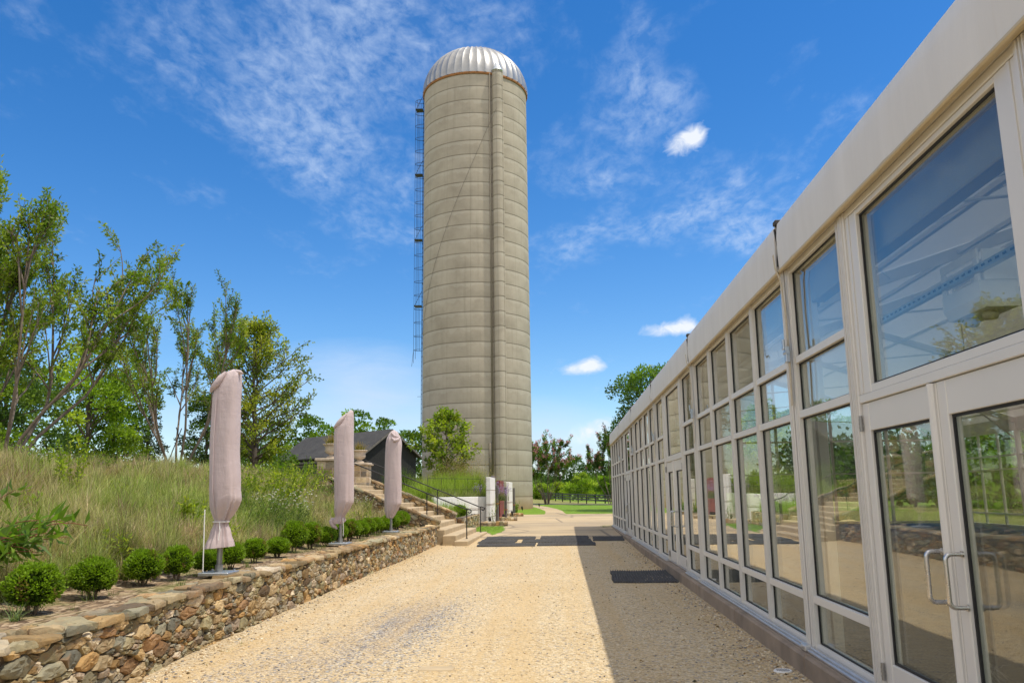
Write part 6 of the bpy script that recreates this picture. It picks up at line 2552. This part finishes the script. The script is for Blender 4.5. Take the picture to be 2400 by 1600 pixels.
# loose pebbles lying on top of the drive, thicker along the edges and between the wheel tracks
rg = np.random.default_rng(670)
n = 5200
yy = 6.3 + rg.random(n) ** 1.6 * 18
sd = rg.random(n)
xx = np.where(sd < .22, 2.13 - rg.exponential(.18, n), np.where(sd < .40, np.array([wallx(v) for v in yy]) + rg.exponential(.22, n) + .04, rg.uniform(-3.9, 2.1, n)))
xx = np.clip(xx, np.array([wallx(v) for v in yy]) + .03, 2.14)
sz = rg.uniform(.005, .011, n) * (1 + .5 * (sd < .4))
cube = np.array([[x, y, z] for x in (-1, 1) for y in (-1, 1) for z in (-1, 1)], float)
V = cube[None] * rg.uniform(.55, 1.0, (n, 8, 3)) * np.array([1.0, 1.0, .6]) * sz[:, None, None]
an = rg.uniform(0, 6.28, n)
ca_, sa_ = np.cos(an)[:, None], np.sin(an)[:, None]
V = np.stack([V[..., 0] * ca_ - V[..., 1] * sa_, V[..., 0] * sa_ + V[..., 1] * ca_, V[..., 2]], -1)
V = V + np.stack([xx, yy, np.full(n, .008)], -1)[:, None, :]
F = np.array([(0, 1, 3, 2), (4, 6, 7, 5), (0, 4, 5, 1), (2, 3, 7, 6), (0, 2, 6, 4), (1, 5, 7, 3)])
Q = (np.arange(n) * 8)[:, None, None] + F[None]
pc = np.array([[.66, .52, .32], [.74, .62, .42], [.80, .72, .56], [.48, .34, .19], [.20, .20, .21], [.36, .33, .30]])[rg.choice(6, n, p=[.3, .26, .16, .14, .07, .07])] * rg.uniform(.8, 1.15, (n, 1))
set_props(npmesh('loose_pebbles', V.reshape(-1, 3), Q.reshape(-1, 4), np.repeat(pc, 8, axis=0), M_peb, smooth=True), 'loose pebbles scattered over the gravel drive', 'pebbles', kind='stuff')

# --- planting beyond the stairs, in front of the silo
leader_tree('small_tree', 'small yellow-green tree in front of the silo above the white planter wall', -6.35, 46.0, 1.5, 4.9, 3.5, 701, nbr=40, per=22, leaf=(.26, .15), cols=[G(.18, .25, .014), G(.24, .32, .018), G(.30, .36, .025), G(.12, .19, .014)], first=.2, shape='ovate')


def bed(label, x0, x1, y0, y1, H, n, cols, seed, w=.016, lean=(.05, .6), name='tall_grass', per=40, zf=None, cat='grass'):
    rg = np.random.default_rng(seed)
    ps = []
    for k in range(n):
        x, y = rg.uniform(x0, x1), rg.uniform(y0, y1)
        z = terr(x, y) if zf is None else zf
        c0, c1, c2 = cols
        ps.append(tuft_arrays(rg, x, y, z, per, H * rg.uniform(.7, 1.1), c0, c1, c2, lean=lean, w=w, r=.12))
    V, Q, c = join(ps)
    return set_props(npmesh(name, V, Q, c, M_grass), label, cat, kind='stuff')


GG = (G(.16, .26, .02), G(.33, .47, .05), G(.42, .52, .10))
bed('bright green tall grass filling the white planter', -6.9, -3.95, 43.15, 45.5, 1.6, 150, GG, 711, .022)
bed('bright green tall grass on the slope right of the steps', -8.5, -4.6, 34.5, 42.6, .8, 190, GG, 712, .018)
bed('green grass continuing behind the planter below the silo', -9.5, -4.2, 45.5, 56.0, 1.3, 170, GG, 713, .026)
rg = np.random.default_rng(714)
ps = []
for k in range(60):
    q = rg.random()
    p = PWA.lerp(PWB, q) + Vector((-.82, .56, 0)) * rg.uniform(.15, .5)
    ps.append(tuft_arrays(rg, p.x, p.y, 1.42, 40, rg.uniform(.45, .7), G(.16, .23, .04), G(.36, .40, .16), G(.42, .38, .22), lean=(.05, .9), w=.016, r=.1))
for k in range(130):
    q = rg.random()
    p = PWA.lerp(PWB, q) + Vector((-.82, .56, 0)) * rg.uniform(.4, 2.2)
    ps.append(tuft_arrays(rg, p.x, p.y, 1.35, 40, rg.uniform(.9, 1.35), *GG, lean=(.05, .6), w=.02, r=.12))
V, Q, c = join(ps)
set_props(npmesh('tall_grass', V, Q, c, M_grass), 'pale feathery grass along the front edge of the white planter', 'grass', kind='stuff')
t = thing('fountain_grass', 'big dark green fountain of grass left of the small tree, above the handrail', 'grass', (-8.2, 42.3, terr(-8.2, 42.3)))
npmesh('blades', *tuft_arrays(np.random.default_rng(720), 0, 0, 0, 1100, 1.75, G(.03, .07, .012), G(.07, .13, .02), G(.10, .17, .03), lean=(.05, .75), w=.02, r=.25), M_grass, t)
# beige feathery seed heads
rg = np.random.default_rng(730)
n = 5200
px_ = rg.normal(-5.6, .9, n)
py_ = rg.normal(45.0, .5, n)
pz_ = 2.6 + rg.gamma(2.0, .28, n) - .22 * np.abs(px_ + 5.6)
V, Q, c = leaf_arrays(np.stack([px_, py_, pz_], -1), rg.normal(size=(n, 3)), .06, .03, np.array([.30, .23, .12]) * rg.uniform(.7, 1.3, (n, 1)), .2)
t = thing('seed_head_grass', 'beige haze of grass seed heads in front of the small tree', 'grass', (0, 0, 0))
npmesh('seed_heads', V, Q, c, M_leaf, t)
st = np.array([[rg.normal(-5.6, .7), rg.normal(45, .4), 1.5] for k in range(160)])
npmesh('stalks', *blade_arrays(st, rg.uniform(0, 6.28, 160), rg.uniform(.02, .3, 160), rg.uniform(1.2, 2.0, 160), .012, G(.13, .17, .04), G(.30, .24, .12), .1), M_grass, t)


def sage(label, x, y, z, H, Wd, seed, n=26):
    rg = np.random.default_rng(seed)
    t = thing('lavender_sage', label, 'plant', (x, y, z), 0, 'lavender flowering sage')
    root = rg.normal(0, Wd * .18, (n * 6, 3)) * np.array([1, 1, 0])
    npmesh('foliage', *blade_arrays(root, rg.uniform(0, 6.28, n * 6), rg.uniform(.05, .9, n * 6), H * rg.uniform(.4, .8, n * 6), .02, G(.12, .17, .06), G(.22, .27, .13), .2), M_grass, t)
    tw = [limb(rg, rg.normal(0, Wd * .15, 3) * np.array([1, 1, 0]), (rg.normal(0, .45), rg.normal(0, .45), 1), H * rg.uniform(.7, 1.1), 5, .08, .02) for k in range(n)]
    P, Dr, Cc = [], [], []
    for tt in tw:
        for f in rg.uniform(.5, 1, 26):
            p, d = at(tt, f)
            o = rand_dir(rg)
            P.append(p + o * .02)
            Dr.append(o)
            Cc.append(G(.40, .30, .52) * rg.uniform(.8, 1.25))
    npmesh('flower_spikes', *leaf_arrays(np.array(P), np.array(Dr), .045, .03, np.array(Cc), .2), M_petal, t)


sage('lavender flowering sage growing over the planter edge left of the near white panel', -4.5, 43.4, 1.5, .85, 1.3, 741, 34)
sage('lavender flowering sage leaning in front of the red panel', -3.35, 45.9, 1.35, .95, .9, 742, 26)
sage('lavender flowering sage topping the gap behind the near white panel', -3.95, 46.2, 1.9, .9, .9, 743, 22)
leafy('leafy_plant', 'grey-green weed sprouting against the near white panel', -3.55, 42.0, .9, .5, 751, 8, 14, (.12, .02), [G(.2, .24, .10), G(.16, .21, .07)], z=g(42))
leafy('leafy_plant', 'small dark shrub hugging the right edge of the far white panel', -3.15, 56.3, .9, .5, 752, 16, 22, (.09, .05), MID, z=g(56))
leafy('leafy_plant', 'broad pale leaves over the top of the short rubble wall', -5.6, 41.2, .9, .8, 753, 14, 12, (.30, .06), [G(.13, .2, .04), G(.2, .27, .08)])
